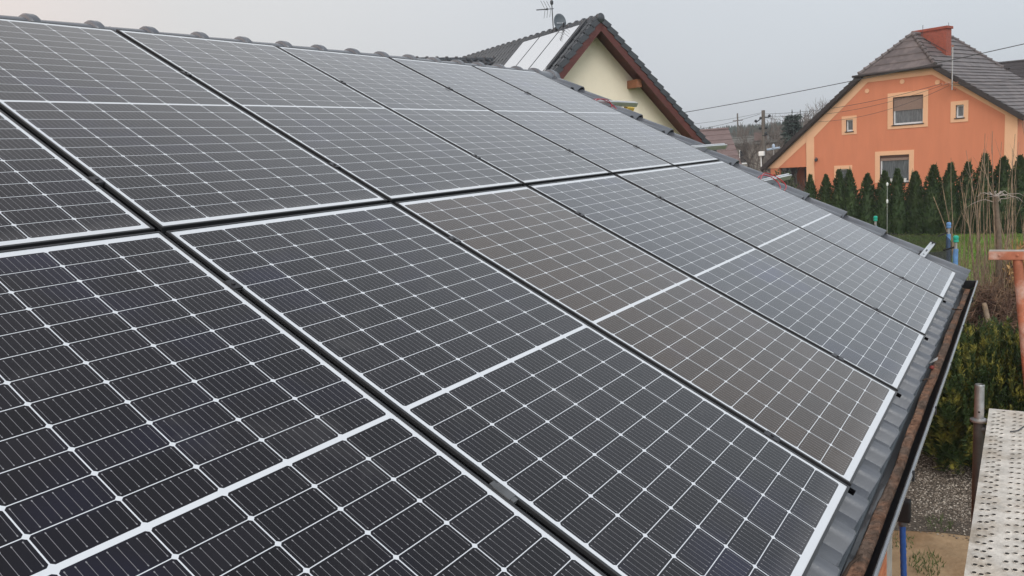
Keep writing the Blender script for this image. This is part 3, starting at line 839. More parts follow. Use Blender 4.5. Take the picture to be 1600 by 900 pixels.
tiled('roof_slope', 'tile_far', ch, lambda u, v, h: C1(u, v, h, 1), 0.0, RL, 0.06, 6.6, 0.24, 0.33, 0.045, 0.03)
for i in range(int(RL / 0.36)):
    mb = MB(); u = 0.02 + i * 0.36; ax = RCD
    mb.lathe(PC + ax * u + V(0, 0, -.04), [(.10, 0), (.125, .02), (.125, .07), (.095, .08), (.085, .36)], 10, ax); mb.build('ridge_tile', 'tile_far', ch, smooth=50)
mb = MB(); mb.lathe(PC - RCD * .03 + V(0, 0, -.05), [(.02, -.03), (.10, -.02), (.135, 0), (.135, .05)], 12, RCD); mb.build('ridge_end_disc', 'tile_far', ch, smooth=50)
for side in (-1, 1):
    d = 0.08; rvj = random.Random(5)
    while d < 6.35:
        mb = MB()
        a_ = [C1(-.02, d, .03, side), C1(.16, d, .03, side), C1(.16, d + .37, .095, side), C1(-.02, d + .37, .095, side)]
        mb.add(a_ + [p - (NLl if side < 0 else NLr) * .16 for p in a_], [(0, 1, 2, 3), (7, 6, 5, 4), (0, 3, 7, 4), (3, 2, 6, 7), (2, 1, 5, 6), (1, 0, 4, 5)])
        mb.build('verge_tile', 'tile_far', ch)
        d += 0.33
    mb = MB()                              # verge board, face and soffit
    for (n0, n1, r0, r1) in ((-.10, -.30, .0, .045), (-.13, -.15, .045, .62)):
        p = [C1(r0, .02, n0, side), C1(r0, 6.3, n0, side), C1(r0, 6.3, n1, side), C1(r0, .02, n1, side)]
        mb.prism(p, RCD * (r1 - r0))
    mb.build('verge_board', 'soffit', ch)
    mb = MB(); mb.box(C1(.38, 2.37, -.38, side) , .46, .20, .24, (RCD, GC, V(0, 0, 1))); mb.build('purlin_end', 'purlin', ch)
# walls (gable set back under the verge)
wz = lambda x: PC.z - abs(x) * math.tan(TH2) - 0.16 / math.cos(TH2)
WALL = 4.35
mb = MB()
pts = [(-WALL, 0), (WALL, 0), (WALL, wz(WALL)), (0, wz(0)), (-WALL, wz(WALL))]
mb.prism([V(PC.x, PC.y, 0) + GC * x + RCD * .60 + V(0, 0, z) for x, z in pts], RCD * (RL - 1.2))
mb.build('wall', 'cream', ch)
# side wing
mt_ = C1(5.14, .74, 0)
wing = V(mt_.x, mt_.y, mt_.z)
WD = R(40); 
def C2(u, v, h, side):
    b = RCD * (1 if side > 0 else -1)
    return wing - GC * u + b * (v * math.cos(WD) - h * -math.sin(WD) * 1) + V(0, 0, -v * math.sin(WD) + h * math.cos(WD))
tiled('wing_roof', 'tile_far', ch, lambda u, v, h: C2(u, v, h, -1), -2.4, 12.0, 0.03, 4.6, 0.24, 0.33, 0.055, 0.03)
tiled('wing_roof', 'tile_far', ch, lambda u, v, h: C2(u, v, h, 1), -2.4, 12.0, 0.03, 4.6, 0.24, 0.33, 0.055, 0.03)
for i in range(38):
    mb = MB(); u = -1.4 + i * .36
    if u > 11.7: break
    mb.lathe(wing - GC * u + V(0, 0, -.02), [(.10, 0), (.125, .02), (.125, .07), (.095, .08), (.085, .36)], 10, -GC); mb.build('ridge_tile', 'tile_far', ch, smooth=50)
mb = MB()
mb.prism([wing - GC * 0.5 + RCD * x + V(0, 0, z - wing.z) for x, z in ((-3.2, 0), (3.2, 0), (3.2, wing.z - 2.75), (0, wing.z - .12), (-3.2, wing.z - 2.75))], -GC * 11)
mb.build('wing_wall', 'cream', ch)
# solar thermal collectors: three panes side by side
seps = [(3.55, 2.60), (2.56, 1.52), (1.48, 0.44)]
cl_l = ['leftmost pale sky reflecting collector on the cream house roof', 'middle pale collector between the other two on the cream house roof', 'rightmost pale collector nearest the gable of the cream house']
for i, (ra, rb) in enumerate(seps):
    d0, d1 = 0.42, 2.62
    root = empty('solar_collector', C1((ra + rb) / 2, d1, .06), label=cl_l[i], cat='solar collector', group='flat collectors on the cream house roof')
    mb = MB(); 
    ax = (RCD, DLl, NLl); c = C1((ra + rb) / 2, (d0 + d1) / 2, .12)
    mb.box(c, ra - rb, d1 - d0, .07, ax); mb.build('collector_frame', 'coll_frame', root)
    mb = MB(); mb.box(C1((ra + rb) / 2, (d0 + d1) / 2, .1575), ra - rb - .03, d1 - d0 - .03, .004, ax); mb.build('collector_glass', 'collector', root)
mb = MB(); mb.box(C1(.34, 1.5, .14), .10, 2.5, .05, (RCD, DLl, NLl)); mb.build('collector_flashing', 'coll_frame', ch)
mb = MB(); mb.tube([C1(.30, 2.45, .14), C1(.34, 2.3, .17), C1(.40, 2.2, .14)], .03, 8); mb.build('pipe_elbow', 'galv', ch, smooth=60)
# dish and aerial
db = C1(2.02, .05, .0); 
dr_ = empty('satellite_dish', db, label='grey satellite dish on the ridge of the cream house', cat='satellite dish')
fc = (CAM - db); fc.z = 0; fc.normalize(); fc = (fc * 0.8 + V(fc.y, -fc.x, 0) * -0.45 + V(0, 0, .12)).normalized()
sx_ = fc.cross(V(0, 0, 1)).normalized(); sy_ = sx_.cross(fc).normalized()
cdish = db + V(0, 0, .20)
mb = MB(); seg, rings = 24, 6; vs_ = []
for i in range(rings + 1):
    t = i / rings
    for k in range(seg):
        a = 2 * math.pi * k / seg
        vs_.append(cdish + sx_ * (math.cos(a) * .215 * t) + sy_ * (math.sin(a) * .265 * t) + fc * (.07 * t * t))
mb.add(vs_, [(i * seg + k, i * seg + (k + 1) % seg, (i + 1) * seg + (k + 1) % seg, (i + 1) * seg + k) for i in range(rings) for k in range(seg)])
mb.build('reflector', 'dish', dr_, smooth=60, solid=.006)
mb = MB()
for (x0, wd) in ((-.12, .06), (-.03, .05), (.03, .08)):
    c = cdish + sx_ * (x0 + wd / 2) - sy_ * .02 + fc * .045
    mb.box(c, wd, .035, .004, (sx_, sy_, fc))
mb.build('dish_print', 'dishmark', dr_)
mb = MB(); mb.tube([db + V(0, 0, -.25), db + V(0, 0, .1), cdish - fc * .05], .025, 8); mb.tube([cdish - sy_ * .26, cdish - sy_ * .14 + fc * .3], .012, 6); mb.box(cdish - sy_ * .12 + fc * .3, .05, .05, .09, (sx_, sy_, fc)); mb.build('mount_arm', 'dark_metal', dr_)
ab = C1(2.25, .05, .0) + RCD * .1
ar = empty('tv_aerial', ab, label='thin comb shaped television aerial on a mast behind the dish', cat='aerial')
mb = MB(); mb.tube([ab + V(0, 0, -.2), ab + V(0, 0, .86)], .016, 8); mb.lathe(ab + V(0, 0, .80), [(.03, 0), (.05, .04), (.05, .1), (.03, .14)], 10); mb.build('mast', 'dark_metal', ar, smooth=50)
bd = (-CX); bd = Vector((bd.x, bd.y, 0)).normalized(); z1 = ab + V(0, 0, .68); dp = V(-bd.y, bd.x, 0)
mb = MB(); mb.tube([z1 - bd * .05, z1 + bd * .50], .011, 6); mb.box(z1 + bd * .16, .05, .05, .05)
mb.tube([z1 + bd * .16, z1 + bd * .48], .015, 6); mb.build('boom', 'dark_metal', ar)
mb = MB()
for t, l in ((0.06, .26), (0.15, .27), (0.24, .28)):
    for s_ in (1, -1):
        mb.tube([z1 + bd * (t - .02), z1 + bd * (t + .06 * 1 - .0) + V(0, 0, s_ * l * .95) - bd * (.03 if s_ < 0 else -.04)], .006, 5)
for t in (.20, .27, .34, .41, .47):
    mb.tube([z1 + bd * t - dp * .10, z1 + bd * t + dp * .10], .006, 5)
mb.build('element', 'dark_metal', ar)

# ================================================================== orange house
PO = V(47.277, -1.6105, 0); GO = V(-0.29381, -0.95586, 0); BO = V(0.95586, -0.29381, 0)
oh = empty('orange_house', PO, (0, 0, math.atan2(GO.y, GO.x)), label='orange rendered house with apricot trim and brown half hipped roof', cat='house')
def O(s, z, d=0.0): return PO + GO * s + BO * d + V(0, 0, z)
prof = [(-14.5, 2.42), (-11.66, 4.70), (-8.05, 7.45), (-4.05, 7.45), (-0.02, 4.72)]
def ztop(s):
    for (a, za), (b, zb) in zip(prof[:-1], prof[1:]):
        if a <= s <= b: return za + (zb - za) * (s - a) / (b - a)
    return prof[-1][1]
holes = [(-6.32, -4.67, 4.55, 6.10), (-9.09, -8.66, 4.39, 5.08), (-2.98, -2.58, 4.67, 5.35), (-7.06, -5.40, 1.32, 2.88), (-9.56, -8.95, 1.40, 2.20)]
brk = sorted(set([-11.66, -8.05, -4.05, -0.02] + [h[0] for h in holes] + [h[1] for h in holes]))
mb = MB()
for a, b in zip(brk[:-1], brk[1:]):
    hs_ = sorted([(h[2], h[3]) for h in holes if h[0] <= a + 1e-6 and h[1] >= b - 1e-6])
    z = 0.0
    for (h0, h1) in hs_:
        mb.quad(O(a, z), O(b, z), O(b, h0), O(a, h0)); z = h1
    mb.quad(O(a, z), O(b, z), O(b, ztop(b)), O(a, ztop(a)))
DEP = 9.0
for s_ in (-11.66, -0.02):
    mb.quad(O(s_, 0), O(s_, 0, DEP), O(s_, ztop(s_), DEP), O(s_, ztop(s_)))
mb.add([O(-11.66, 0, DEP), O(-.02, 0, DEP), O(-.02, ztop(-.02), DEP), O(-4.05, 7.45, DEP), O(-8.05, 7.45, DEP), O(-11.66, 4.7, DEP)], [(0, 1, 2, 3, 4, 5)])
# porch gable
mb.prism([O(-14.2, 2.42, .0), O(-11.70, 2.42, .0), O(-11.70, 4.55, .0), O(-14.2, 2.62, .0)], BO * .2)
mb.prism([O(-14.2, 0, .02), O(-13.6, 0, .02), O(-13.6, 2.42, .02), O(-14.2, 2.42, .02)], BO * .3)
mb.prism([O(-14.2, 0, 3.2), O(-11.7, 0, 3.2), O(-11.7, 2.9, 3.2), O(-14.2, 2.4, 3.2)], BO * .2)
mb.prism([O(-14.15, 2.40, .2), O(-11.7, 2.40, .2), O(-11.7, 2.46, .2), O(-14.15, 2.46, .2)], BO * 3.1)
mb.build('wall', 'orange', oh)
# apricot bands, 2.5 cm proud
def band(pts, t=0.025):
    m_ = MB(); m_.prism([O(s, z, -t) for s, z in pts], BO * (t - 0.002)); return m_.build('trim_band', 'apricot', oh)
band([(-14.5, 2.42), (-13.62, 2.42), (-11.68, 3.92), (-11.68, 4.72)])
band([(-11.66, 0), (-11.14, 0), (-11.14, 4.20), (-11.14, 5.09), (-11.66, 4.70)])
band([(-11.138, 4.20), (-7.78, 7.10), (-8.05, 7.45), (-11.138, 5.09)])
band([(-7.779, 7.10), (-4.22, 7.10), (-4.05, 7.45), (-8.049, 7.45)])
band([(-4.219, 7.10), (-0.60, 4.64), (-0.60, 5.11), (-4.05, 7.449)])
band([(-0.599, 0), (-0.02, 0), (-0.02, 4.72), (-0.599, 5.11)])
for s, z in ((-7.82, 6.62), (-5.82, 6.92), (-3.94, 6.66)):
    mb = MB(); mb.lathe(O(s, z, -.001), [(.13, 0), (.13, .03), (.09, .035), (.085, .02), (.03, .02)], 14, -BO); mb.build('wall_vent', 'apricot', oh, smooth=40)
# windows
def window(hole, trim, curtain='curtain', shutter=None, box=0.0, mullion=False, pots=False):
    a, b, z0, z1 = hole; ta, tb, tz0, tz1 = trim
    fr = MB()                                    # apricot surround
    for (s0, s1, q0, q1) in ((ta, tb, z1 + .0, tz1), (ta, tb, tz0, z0), (ta, a, z0, z1), (b, tb, z0, z1)):
        if s1 - s0 < .01 or q1 - q0 < .01: continue
        fr.prism([O(s0, q0, -.03), O(s1, q0, -.03), O(s1, q1, -.03), O(s0, q1, -.03)], BO * .028)
    win = fr.build('window', 'apricot', oh)
    rv = MB(); dd = .17
    rv.quad(O(a, z0, -.02), O(a, z1, -.02), O(a, z1, dd), O(a, z0, dd)); rv.quad(O(b, z0, -.02), O(b, z1, -.02), O(b, z1, dd), O(b, z0, dd))
    rv.quad(O(a, z1, -.02), O(b, z1, -.02), O(b, z1, dd), O(a, z1, dd)); rv.quad(O(a, z0, -.02), O(b, z0, -.02), O(b, z0, dd), O(a, z0, dd))
    rv.build('reveal', 'shutter_dark', win)
    zt_ = z1 - box
    pf = MB(); fw = .075
    for (s0, s1, q0, q1) in ((a, b, z0, z0 + fw * 1.3), (a, b, zt_ - fw, zt_), (a, a + fw, z0 + fw * 1.3, zt_ - fw), (b - fw, b, z0 + fw * 1.3, zt_ - fw)):
        pf.prism([O(s0, q0, .10), O(s1, q0, .10), O(s1, q1, .10), O(s0, q1, .10)], BO * .05)
    if mullion:
        c = (a + b) / 2; pf.prism([O(c - .05, z0 + .1, .10), O(c + .05, z0 + .1, .10), O(c + .05, zt_ - fw, .10), O(c - .05, zt_ - fw, .10)], BO * .05)
    pf.build('window_frame', 'pvc', win)
    gl = MB(); gl.quad(O(a, z0, .135), O(b, z0, .135), O(b, zt_, .135), O(a, zt_, .135)); gl.build('pane', curtain, win)
    sl_ = MB(); sl_.prism([O(a - .06, z0 - .045, -.07), O(b + .06, z0 - .045, -.07), O(b + .06, z0 + .005, -.07), O(a - .06, z0 + .005, -.07)], BO * .12); sl_.build('sill', 'tile_brown_dark', win)
    if box:
        bx = MB(); bx.prism([O(a, z1 - box, .06), O(b, z1 - box, .06), O(b, z1, .06), O(a, z1, .06)], BO * .1); bx.build('shutter_box', 'shutter_dark', win)
    if shutter:
        sh = MB(); q = z1 - box; n = int((q - shutter) / .05)
        for i in range(n):
            c0 = q - i * .05
            sh.prism([O(a + .02, c0 - .046, .07), O(b - .02, c0 - .046, .07), O(b - .02, c0, .075), O(a + .02, c0, .075)], BO * .02)
        sh.build('roller_shutter', 'shutter', win)
    return win
window(holes[0], (-6.62, -4.41, 4.34, 6.34), shutter=5.33, box=.06)
window(holes[1], (-9.35, -8.44, 4.22, 5.30))
window(holes[2], (-3.24, -2.36, 4.45, 5.56))
window(holes[3], (-7.34, -5.14, 1.32, 3.12), shutter=2.52, box=.16)
window(holes[4], (-9.84, -8.72, 1.40, 2.41))
for s_ in (-6.36, -5.64):
    mb = MB(); mb.lathe(O(s_, 1.325, -.02), [(.075, 0), (.10, .19), (.105, .19), (.105, .215), (.08, .215)], 12)
    tag(mb.build('flower_pot', 'white', loc=O(s_, 1.325, -.02), smooth=40), 'white flower pot on the ground floor sill, ' + ('left one' if s_ < -6 else 'right one beside the window edge'), 'flower pot', 'white pots on the window sill')
wlp = MB(); wlp.box(O(-10.95, 2.85, -.05), .08, .08, .12, (GO, BO, V(0, 0, 1))); wlp.tube([O(-10.95, 2.93, -.04), O(-10.95, 2.98, -.16), O(-10.93, 2.90, -.2)], .02, 6); wlp.lathe(O(-10.93, 2.72, -.2), [(.04, 0), (.09, .05), (.08, .16), (.02, .2)], 8); wlp.build('wall_lamp', 'dark_metal', oh)
mb = MB(); mb.prism([O(-13.6, 0, 3.15), O(-13.1, 0, 3.15), O(-13.1, 2.3, 3.15), O(-13.6, 2.3, 3.15)], BO * .04); mb.build('porch_door', 'shutter_dark', oh)
# roof: main slopes with half hips
RS, RZO = -6.05, 9.58; OV = 0.35; HS = 1.75
def roof_plane(name, corners_fn, u0, u1, v0, v1):
    pass
def slope_fn(sa, za, sb, zb):
    L_ = math.hypot(sb - sa, zb - za); nx_ = -(zb - za) / L_ * (1 if sb > sa else -1); nz_ = abs(sb - sa) / L_
    nx_ = (za - zb) / L_ * (1 if sb > sa else -1)
    return L_, (lambda u, v, h: O(sa + (sb - sa) * v / L_ + nx_ * h, za + (zb - za) * v / L_ + nz_ * h, u))
HE = 7.50
for side, pts in ((1, [(RS, RZO), (-3.95, HE + .05), (0.42, 4.44)]), (-1, [(RS, RZO), (-8.15, HE + .05), (-14.75, 2.40)])):
    # upper part, trapezoid between the hips
    (s0, z0), (s1, z1), (s2, z2) = pts
    L1, f1 = slope_fn(s0, z0, s1, z1); L2, f2 = slope_fn(s1, z1, s2, z2)
    mb = MB(); rows = 7
    for i in range(rows):
        t0, t1 = i / rows, (i + 1) / rows
        ua, ub = HS - (HS + OV) * t0, HS - (HS + OV) * t1
        d_ = lambda u: u
        for (lo, hi) in ((0, 1),):
            a_, b_ = f1(ua, L1 * t0, .01), f1(ub, L1 * t1, .055)
            c_, e_ = f1(DEP - ub, L1 * t1, .055), f1(DEP - ua, L1 * t0, .01)
            mb.quad(a_, b_, c_, e_)
            mb.quad(b_, f1(ub, L1 * t1, .012), f1(DEP - ub, L1 * t1, .012), c_)
    mb.build('roof_slope', 'tile_brown', oh)
    rows = int(round(L2 / .36)); mb = MB(); rj = random.Random(6)
    for i in range(rows):
        t0, t1 = i / rows, (i + 1) / rows; j = rj.uniform(-.01, .01)
        a_, b_, c_, e_ = f2(-OV, L2 * t0, .012), f2(-OV + j, L2 * t1, .055), f2(DEP + OV, L2 * t1, .055), f2(DEP + OV, L2 * t0, .012)
        mb.quad(a_, b_, c_, e_); mb.quad(b_, f2(-OV + j, L2 * t1, .012), f2(DEP + OV, L2 * t1, .012), c_)
    mb.build('roof_slope', 'tile_brown', oh)
    # dark stepped verge
    mb = MB()
    for i in range(rows):
        t0, t1 = i / rows, (i + 1) / rows
        for u0 in (-OV - .02,):
            p = [f2(u0, L2 * t0, .03), f2(u0, L2 * t1, .08), f2(u0, L2 * t1, -.20), f2(u0, L2 * t0, -.20)]
            mb.prism(p, BO * .12)
    p = [f2(-OV - .02, 0, -.2), f2(-OV - .02, L2, -.2), f2(-OV - .02, L2, -.16), f2(-OV - .02, 0, -.16)]
    mb.prism(p, BO * (OV + .05))
    mb.build('verge', 'tile_brown_dark', oh)
# half hips front and back
for front in (True, False):
    fd = (lambda d: d) if front else (lambda d: DEP - d)
    mb = MB(); rows = 5
    for i in range(rows):
        t0, t1 = i / rows, (i + 1) / rows
        def hp(t, side, h): 
            s = RS + (-8.15 - RS) * t if side < 0 else RS + (-3.95 - RS) * t
            return O(s, RZO + (HE + .05 - RZO) * t + h, fd(HS - (HS + OV) * t))
        mb.quad(hp(t0, -1, .0), hp(t0, 1, .0), hp(t1, 1, .06), hp(t1, -1, .06))
        mb.quad(hp(t1, -1, .06), hp(t1, 1, .06), hp(t1, 1, .005), hp(t1, -1, .005))
    mb.build('hip_slope', 'tile_brown', oh)
    for side in (-1, 1):
        for i in range(9):
            t0 = i / 9; t1 = (i + 1) / 9
            a_, b_ = hp(t0, side, .04), hp(t1, side, .07)
            ax = (b_ - a_).normalized(); l_ = (b_ - a_).length
            mb = MB(); mb.lathe(a_, [(.085, 0), (.10, l_ * .8), (.125, l_ * .82), (.125, l_)], 8, ax); mb.build('hip_tile', 'tile_brown', oh, smooth=50)
    mb = MB(); mb.tube([O(-8.5, HE - .0, fd(-OV - .05)), O(-3.55, HE - .0, fd(-OV - .05))], .065, 8); mb.build('hip_gutter', 'tile_brown_dark', oh, smooth=50)
mb = MB(); mb.tube([O(RS, RZO + .06, HS), O(RS, RZO + .06, DEP - HS)], .11, 10); mb.build('ridge', 'tile_brown', oh, smooth=50)
# chimney across the ridge
chm = MB()
c0, c1, d0, d1 = -6.42, -4.6, 2.7, 3.4
chm.prism([O(c0, 7.9, d0), O(c1, 7.9, d0), O(c1, 9.72, d0), O(c0, 9.72, d0)], BO * (d1 - d0))
chim = chm.build('chimney', 'brick', oh)
mb = MB(); mb.prism([O(c0 - .07, 9.72, d0 - .07), O(c1 + .07, 9.72, d0 - .07), O(c1 + .07, 9.86, d0 - .07), O(c0 - .07, 9.86, d0 - .07)], BO * (d1 - d0 + .14)); mb.build('chimney_cap', 'brick', chim)
# brick joints as thin pale courses
mb = MB()
for i in range(20):
    z = 8.0 + i * .085
    if z > 9.68: break
    mb.prism([O(c0 - .002, z, d0 - .002), O(c1 + .002, z, d0 - .002), O(c1 + .002, z + .012, d0 - .002), O(c0 - .002, z + .012, d0 - .002)], BO * (d1 - d0 + .004))
mb.build('mortar_joint', mat('dull mortar joint', (.24, .11, .08), .9), chim)
mb = MB(); mb.prism([O(c1 - .03, 8.52, d0 - .2), O(c1 + .27, 8.34, d0 - .2), O(c0 + .75, 9.30, d0 - .2), O(c0 + .5, 9.42, d0 - .2)], BO * .05); mb.build('chimney_flashing', 'tile_brown_dark', oh)
# mast on the gable with insulators
ms = empty('roof_mast', O(-3.02, 6.1, -.5), label='thin pale mast with insulators at the gable of the orange house', cat='mast')
mb = MB(); mb.tube([O(-3.0, 6.15, -.5), O(-3.0, 8.35, -.5)], .032, 8); mb.build('tube', 'galv', ms, smooth=60)
mb = MB(); mb.tube([O(-3.55, 6.45, -.5), O(-2.7, 6.52, -.5)], .02, 6); mb.tube([O(-3.0, 6.2, -.5), O(-3.0, 6.15, .0)], .02, 6); mb.build('bracket', 'rust', ms)
mb = MB()
for s_ in (-3.5, -3.3, -3.14): mb.lathe(O(s_, 6.46, -.5), [(.03, 0), (.05, .03), (.05, .08), (.02, .12)], 8)
mb.lathe(O(-3.0, 8.35, -.5), [(.03, 0), (.06, .04), (.02, .1)], 8)
mb.build('insulator', 'rust', ms)
lr = MB(); lr.tube([O(-5.5, 9.4, 1.8), O(-5.5, 10.0, 1.8)], .014, 6); lr.tube([O(-4.6, 9.85, 3.0), O(-4.6, 10.05, 3.0)], .012, 6); lr.build('lightning_rod', 'dark_metal', oh)

# ================================================================== vegetation helpers
def flakes(mb, pts, dirs, nrm, ln, wd):
    for p, d, n_, l_, w_ in zip(pts, dirs, nrm, ln, wd):
        s_ = np.cross(d, n_); q = np.linalg.norm(s_)
        if q < 1e-6: continue
        s_ = s_ / q * w_
        mb.add([p, p + d * l_ * .45 + s_, p + d * l_, p + d * l_ * .45 - s_], [(0, 1, 2, 3)])
def thuja_mesh(seed, h=2.7, rad=0.46, n=1500):
    rr = np.random.default_rng(seed); mb = MB(); cb = MB()
    ph = rr.uniform(0, 6.28, 6); fork = rr.random() < .4
    P, D, Nn, Ln, Wd = [], [], [], [], []
    for i in range(n):
        t = rr.random() ** 0.85
        a = rr.uniform(0, 6.28)
        rp_ = rad * (0.62 + 0.38 * min(1, t / .22)) * (1 - max(0, (t - .12) / .88) ** 1.55) * (1 + .13 * math.sin(3 * a + ph[0] + t * 5) + .10 * math.sin(5 * a + ph[1] - t * 9))
        r_ = rp_ * rr.uniform(.78, 1.06)
        p = np.array([math.cos(a) * r_, math.sin(a) * r_, t * h * .97])
        d = np.array([math.cos(a) * rr.uniform(.25, .75), math.sin(a) * rr.uniform(.25, .75), rr.uniform(.55, 1.0)]); d /= np.linalg.norm(d)
        nn_ = np.array([math.cos(a), math.sin(a), rr.uniform(-.3, .5)]) + rr.normal(0, .5, 3); nn_ /= np.linalg.norm(nn_)
        P.append(p); D.append(d); Nn.append(nn_); Ln.append(rr.uniform(.10, .22) * (1 - .35 * t)); Wd.append(rr.uniform(.018, .04))
    for j in range(7):
        P.append(np.array([rr.normal(0, .05), rr.normal(0, .05), h * rr.uniform(.84, .95)])); D.append(np.array([rr.normal(0, .12), rr.normal(0, .12), 1.0])); Nn.append(np.array([1, 0, 0.])); Ln.append(rr.uniform(.16, .34)); Wd.append(.014)
    flakes(mb, P, D, Nn, Ln, Wd)
    prof_ = []
    for i in range(11):
        t = i / 10
        prof_.append((max(.01, rad * .72 * (0.62 + 0.38 * min(1, t / .22)) * (1 - max(0, (t - .12) / .88) ** 1.55)), t * h * .93))
    mb.lathe((0, 0, .05), prof_, 12)
    return mb
thu = []
for i in range(4):
    root = empty('thuja', (0, 0, 0)); thu.append(root)
    thuja_mesh(40 + i).build('foliage', 'thuja', root)
    mb = MB(); mb.tube([(0, 0, 0), (0, 0, .5), (.01, 0, 2.2)], [.035, .03, .01], 6); mb.build('stem', 'bark_dark', root)
tpos = [(5.73, 2.64), (5.20, 2.62), (4.58, 2.80), (4.15, 2.78), (3.46, 2.58), (2.87, 2.65), (2.30, 2.72), (1.84, 2.54), (1.58, 2.58), (1.09, 2.80), (0.53, 2.84), (-0.16, 2.84), (-0.73, 3.13), (-1.39, 2.98), (-1.95, 2.98), (-2.6, 2.9)]
used = set(); rr = random.Random(9)
tl = ['short thuja before the porch post of the orange house, leftmost of the hedge', 'slim short thuja second from the porch end of the hedge', 'thuja before the left edge of the small ground floor window', 'thuja before the right edge of the small ground floor window', 'low pointed thuja between the two ground floor windows', 'thuja at the left edge of the large ground floor window', 'thuja right before the middle of the large ground floor window', 'lowest thuja crowded at the right edge of the large window', 'low thuja just right of the large ground floor window', 'thick blunt thuja before plain orange wall right of the large window', 'thuja behind the blue trampoline poles', 'thuja behind the leftmost tall bare stems', 'tallest thuja of the hedge behind the pruned tree', 'tall thuja before the apricot corner band', 'tall thuja beyond the corner of the orange house', 'last thuja of the hedge at the right edge of the photo']
for i, (y, h) in enumerate(tpos):
    k = [0, 1, 2, 3, 1, 0, 2, 3, 1, 2, 0, 3, 2, 1, 0, 2][i]
    o = thu[k] if k not in used else copy_tree(thu[k]); used.add(k)
    o.location = (34.7 + rr.uniform(-.1, .1), y, 0)
    sc_f = h / 2.7 * (1.0 if h > 0 else 1)
    wf = 1.2 * {0: .85, 1: .85, 7: .72, 8: .8, 9: 1.12, 10: 1.08, 11: 1.12, 12: 1.15, 13: 1.22, 14: 1.2}.get(i, 1.0) * rr.uniform(.93, 1.07)
    o.scale = (wf, wf, sc_f); o.rotation_euler = (rr.uniform(-.03, .03), rr.uniform(-.03, .03), rr.uniform(0, 6.28))
    tag(o, tl[i], 'hedge tree', 'columnar thujas of the hedge')
def bush(name, mt, loc, rad, h, n, seed, ln, wd, label, cat, up=.5, group=None):
    r_ = np.random.default_rng(seed); P, D, Nn, L_, W_ = [], [], [], [], []
    root = empty(name, loc, label=label, cat=cat, group=group); mb = MB(); loc = np.array(loc)
    for i in range(n):
        t = r_.random(); a = r_.uniform(0, 6.28); q = rad * math.sqrt(max(.02, 1 - (t * 1.0 - .1) ** 2)) * r_.uniform(.45, 1.0) * (1 + .2 * math.sin(3 * a + seed))
        P.append(loc + np.array([math.cos(a) * q, math.sin(a) * q, t * h * (1 - .25 * r_.random())])); d = np.array([math.cos(a) * .6, math.sin(a) * .6, up]) + r_.normal(0, .35, 3); d /= np.linalg.norm(d)
        D.append(d); nn_ = r_.normal(0, 1, 3); Nn.append(nn_ / np.linalg.norm(nn_)); L_.append(ln * r_.uniform(.6, 1.3)); W_.append(wd * r_.uniform(.6, 1.3))
    flakes(mb, P, D, Nn, L_, W_); mb.build('foliage', mt, root)
    mb = MB()
    for k in range(5): mb.tube([V(*loc), V(*loc) + V(r_.normal(0, rad * .3), r_.normal(0, rad * .3), h * .7)], [.03, .008], 5)
    mb.build('stem', 'bark_dark', root)
    return root
bush('porch_shrub', 'thuja', tuple(O(-12.9, 0, -.8)), .9, 2.25, 1100, 5, .2, .05, 'dark shrub under the porch of the orange house', 'shrub')

# golden conifer below the scaffold
gc = empty('golden_conifer', (9.7, -1.62, 0), label='dark conifer with golden tips growing beyond the gutter', cat='conifer')
rr = np.random.default_rng(17); mb = MB(); mr_ = MB(); P, D, Nn, Ln, Wd = [], [], [], [], []; P2, D2, N2, L2_, W2 = [], [], [], [], []
for pl in range(900):
    a = rr.uniform(0, 6.28); q = math.sqrt(rr.random()); hgt = 1.72 * (1 - .30 * q ** 2.5) * rr.uniform(.84, 1.04)
    base = np.array([9.8 + math.cos(a) * q * .98, -1.80 + math.sin(a) * q * .70, 0.02])
    z0 = hgt * rr.uniform(.02, .78)
    lean = np.array([math.cos(a) * q * rr.uniform(.1, .55), math.sin(a) * q * rr.uniform(.1, .55), 1.0]); lean /= np.linalg.norm(lean)
    side = np.cross(lean, np.array([math.cos(a + 1), math.sin(a + 1), 0])); side /= np.linalg.norm(side); L_ = (hgt - z0)
    start = base + lean * z0
    dead = rr.random() < .03 and q < .7 and hgt < 1.5
    nf = int(66 * (0.45 + L_))
    for j in range(nf):
        t = j / nf; s_ = 1 if j % 2 else -1
        p = start + lean * (L_ * t) + np.array([math.sin(t * 5 + pl) * .02, math.cos(t * 4 + pl) * .02, 0])
        d = lean * .8 + side * s_ * (.75 * (1 - t * .6)) + rr.normal(0, .22, 3) + np.array([0, 0, -.12]); d /= np.linalg.norm(d)
        nn_ = np.cross(lean, side) + rr.normal(0, .35, 3); nn_ /= np.linalg.norm(nn_)
        tgt = (P2, D2, N2, L2_, W2) if dead and t > .45 else (P, D, Nn, Ln, Wd)
        tgt[0].append(p); tgt[1].append(d); tgt[2].append(nn_); tgt[3].append(rr.uniform(.06, .13) * (1.15 - .6 * t)); tgt[4].append(rr.uniform(.007, .014))
flakes(mb, P, D, Nn, Ln, Wd); mb.build('foliage', 'thuja_gold', gc)
flakes(mr_, P2, D2, N2, L2_, W2); mr_.build('dead_spray', 'russet', gc)['kind'] = 'stuff'
mb = MB(); mb.lathe((9.75, -1.74, .04), [(.4, 0), (.58, .3), (.55, .7), (.38, 1.0), (.05, 1.18)], 12); mb.build('inner_twigs', 'thuja', gc)
